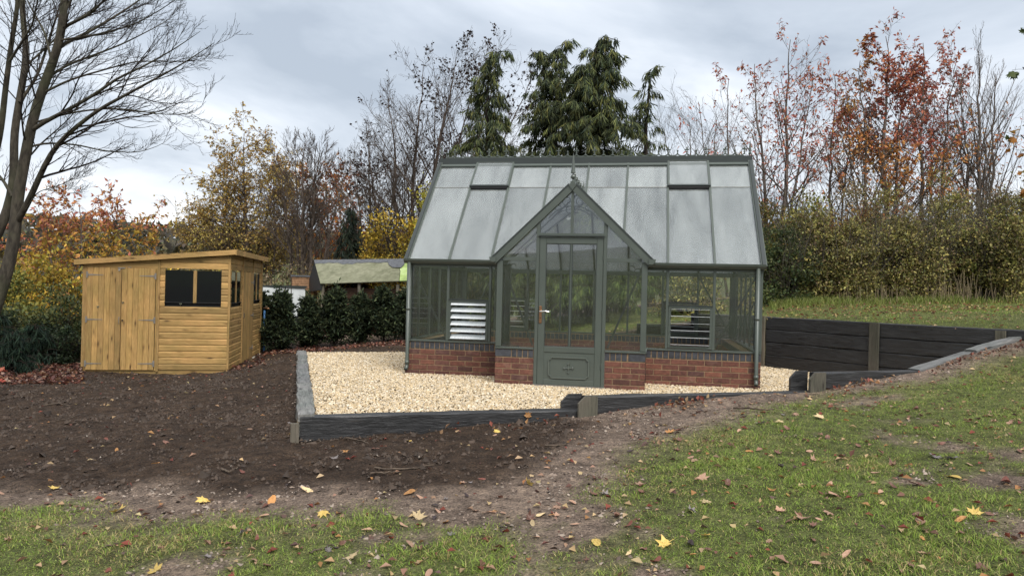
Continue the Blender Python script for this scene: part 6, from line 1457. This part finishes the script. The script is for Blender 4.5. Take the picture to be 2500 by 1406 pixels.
kinds = [('oval', 'tan', .24), ('oval', 'brown', .22), ('oval', 'red', .12), ('maple', 'grey', .08), ('maple', 'tan', .10), ('oval', 'dark', .08), ('oval', 'orange', .07), ('maple', 'brown', .06), ('oval', 'cream', .03)]
word = dict(tan='tan', brown='brown', red='dark red', grey='grey', dark='blackened', orange='orange', cream='cream')
cand = []
while len(cand) < 262:
    f = r.uniform(3.2, 7.8); s = r.uniform(-.72, .72)*f; x, y = EYE[:2]+CF[:2]/np.linalg.norm(CF[:2])*f+CR[:2]/np.linalg.norm(CR[:2])*s
    g = soft(np.array([x]), np.array([y]), SOIL, .5, .3)[0]
    if inpoly(np.array([x]), np.array([y]), PAD)[0] or r.random() < g*.72 or (s < -.1*f and r.random() < .25): continue
    cand.append((x, y, g, f, s/f))
for x, y, g, f, s in cand:
    kd, mt_, _ = kinds[r.choice(len(kinds), p=[k[2] for k in kinds])]; where = 'on the dark soil' if g > .5 else 'on the lawn'
    sz = r.uniform(.02, .048); row = 'near the bottom edge' if f < 4.2 else 'in the middle distance' if f < 5.6 else 'near the sleeper edging'; colm = ('at far left', 'left of centre', 'at centre', 'right of centre', 'at far right')[int(np.clip((s+.72)/1.44*5, 0, 4))]
    fallen(x, y, kd, mt_, sz*(1.25 if kd == 'maple' else 1.), '%s %s %s leaf %s, %s %s' % ('small' if sz < .034 else 'large', word[mt_], 'lobed' if kd == 'maple' else 'oval', where, row, colm), 'fallen leaves scattered %s' % where)
# smaller and farther leaves, too many to pick out
n = 3200; x, y = scatter(n*4, -8.5, 10, -7.5, 5.5); g = soft(x, y, SOIL, .5, .3); m = in_view(x, y) & ~inpoly(x, y, PAD) & (r.random(len(x)) < np.where(g > .5, .18, .7)); x, y = x[m][:n], y[m][:n]; n = len(x)
D = r.normal(0, 1, (n, 3)); D[:, 2] *= .25; ls = r.uniform(.025, .07, n)
PALL = [(.30, .18, .12), (.15, .07, .05), (.19, .05, .035), (.38, .26, .14), (.10, .06, .05), (.30, .15, .06), (.45, .33, .18)]
V, F = leaves(np.c_[x, y, surf(x, y)+.012], D, np.c_[r.normal(0, .35, (n, 2)), np.ones(n)], ls, ls*.6, .3, .1)
tag(npobj('leaf_litter', V, F, FOL, None, np.repeat(palette(r, n, PALL), 4, 0)), kind='stuff')
def litter(name, px0, px1, d0, d1, n, pal, sz):
    pxs, ds = r.uniform(px0, px1, n), r.uniform(d0, d1, n); P = np.array([at(a, 720, b) for a, b in zip(pxs, ds)]); k = ~inpoly(P[:, 0], P[:, 1], PAD); P = P[k]; n = len(P)
    D = r.normal(0, 1, (n, 3)); D[:, 2] *= .35; ls = sz*r.uniform(.5, 1.3, n); V, F = leaves(np.c_[P[:, :2], surf(P[:, 0], P[:, 1])+r.uniform(.005, .04, n)], D, np.c_[r.normal(0, .5, (n, 2)), np.ones(n)], ls, ls*.6, .3, .1)
    return V, F, np.repeat(palette(r, n, pal, None, .35), 4, 0)
RL = [(.14, .045, .032), (.19, .075, .05), (.10, .045, .036), (.28, .18, .14), (.22, .115, .065), (.07, .038, .032)]
A_ = litter('l', -150, 205, 11.2, 14.2, 4200, RL, .085); B_ = litter('l', 650, 1010, 16.4, 17.4, 1500, RL, .07); C_ = litter('l', 560, 650, 12.6, 16.5, 250, RL, .08)
E_ = litter('l', 1870, 2520, 12.2, 14.4, 600, [(.30, .2, .08), (.16, .08, .05), (.36, .28, .1), (.22, .08, .05)], .06)
# drifts against the edging
s_ = np.r_[r.normal(3.9, .22, 60), r.uniform(5.75, 6.6, 45), r.uniform(1.2, 2.7, 22)]; q = np.array([on(a, -abs(b)-.06) for a, b in zip(s_, r.normal(0, .10, len(s_)))]); n = len(q); D = r.normal(0, 1, (n, 3)); ls = r.uniform(.035, .075, n)
VF = leaves(np.c_[q, surf(q[:, 0], q[:, 1])+r.uniform(.0, .05, n)], D, np.c_[r.normal(0, .6, (n, 2)), np.ones(n)], ls, ls*.6, .3, .1); cF = np.repeat(palette(r, n, [(.22, .07, .045), (.32, .16, .07), (.15, .07, .05), (.38, .25, .14)]), 4, 0)
tt = r.uniform(0, 1, 130); q = np.array([PF+(PE-PF)*a-nl_*(abs(b)+.08) for a, b in zip(tt, r.normal(0, .07, 130))]); D = r.normal(0, 1, (130, 3)); ls = r.uniform(.03, .06, 130)
VG = leaves(np.c_[q, surf(q[:, 0], q[:, 1])+r.uniform(.0, .04, 130)], D, np.c_[r.normal(0, .6, (130, 2)), np.ones(130)], ls, ls*.6, .3, .1); cG = np.repeat(palette(r, 130, RL), 4, 0)
V, F = join([A_[:2], B_[:2], C_[:2], E_[:2], VF, VG]); tag(npobj('drifted_leaves', V, F, FOL, None, np.concatenate([A_[2], B_[2], C_[2], E_[2], cF, cG])), kind='stuff')
# twigs and roots on the soil
TW = m_bark('dead_twig', (.045, .033, .025), (.13, .10, .075))
def stick(pts, rad, label): 
    P = resample([hit(x, y)+np.array((0, 0, .012)) for x, y in pts], 12); P[:, 2] += .01+r.normal(0, .004, 12); npo = npobj('twig', *tubes(P[None], np.linspace(rad, rad*.5, 12)[None], 5), TW); tag(npo, label, 'twig', 'twigs and roots on the ground')
stick([(915, 1147), (960, 1152), (1010, 1150), (1060, 1141)], .009, 'long curved root lying on dark soil below the front edging'); stick([(905, 1161), (940, 1160), (975, 1157)], .008, 'short root below the long curved one'); stick([(1330, 1093), (1360, 1095), (1385, 1090)], .010, 'thick dark stick on soil near the first edging step')
stick([(1790, 1000), (1820, 1000), (1860, 1006), (1890, 1003)], .012, 'dark bent branch lying along the top of the lawn'); stick([(540, 1150), (560, 1160), (580, 1148)], .011, 'crooked root stub on the soil left of the gravel'); stick([(105, 993), (140, 988), (170, 994)], .009, 'curved twig on the soil in front of the shed doors')
stick([(120, 1035), (160, 1028), (190, 1018)], .006, 'thin pale twig on the soil left of the shed corner'); stick([(845, 1075), (880, 1080), (900, 1088)], .010, 'root poking out of the soil under the edging corner'); stick([(250, 1345), (290, 1335), (310, 1328)], .006, 'twig on the lawn at the lower left'); stick([(1660, 1000), (1690, 992), (1720, 985)], .007, 'pale twig among red leaves below the second edging step')
stick([(755, 1360), (790, 1345), (815, 1338)], .006, 'thin green twig on the lawn left of bottom centre'); stick([(430, 1330), (470, 1328), (500, 1318)], .006, 'dark thin twig across the grass at the lower left')
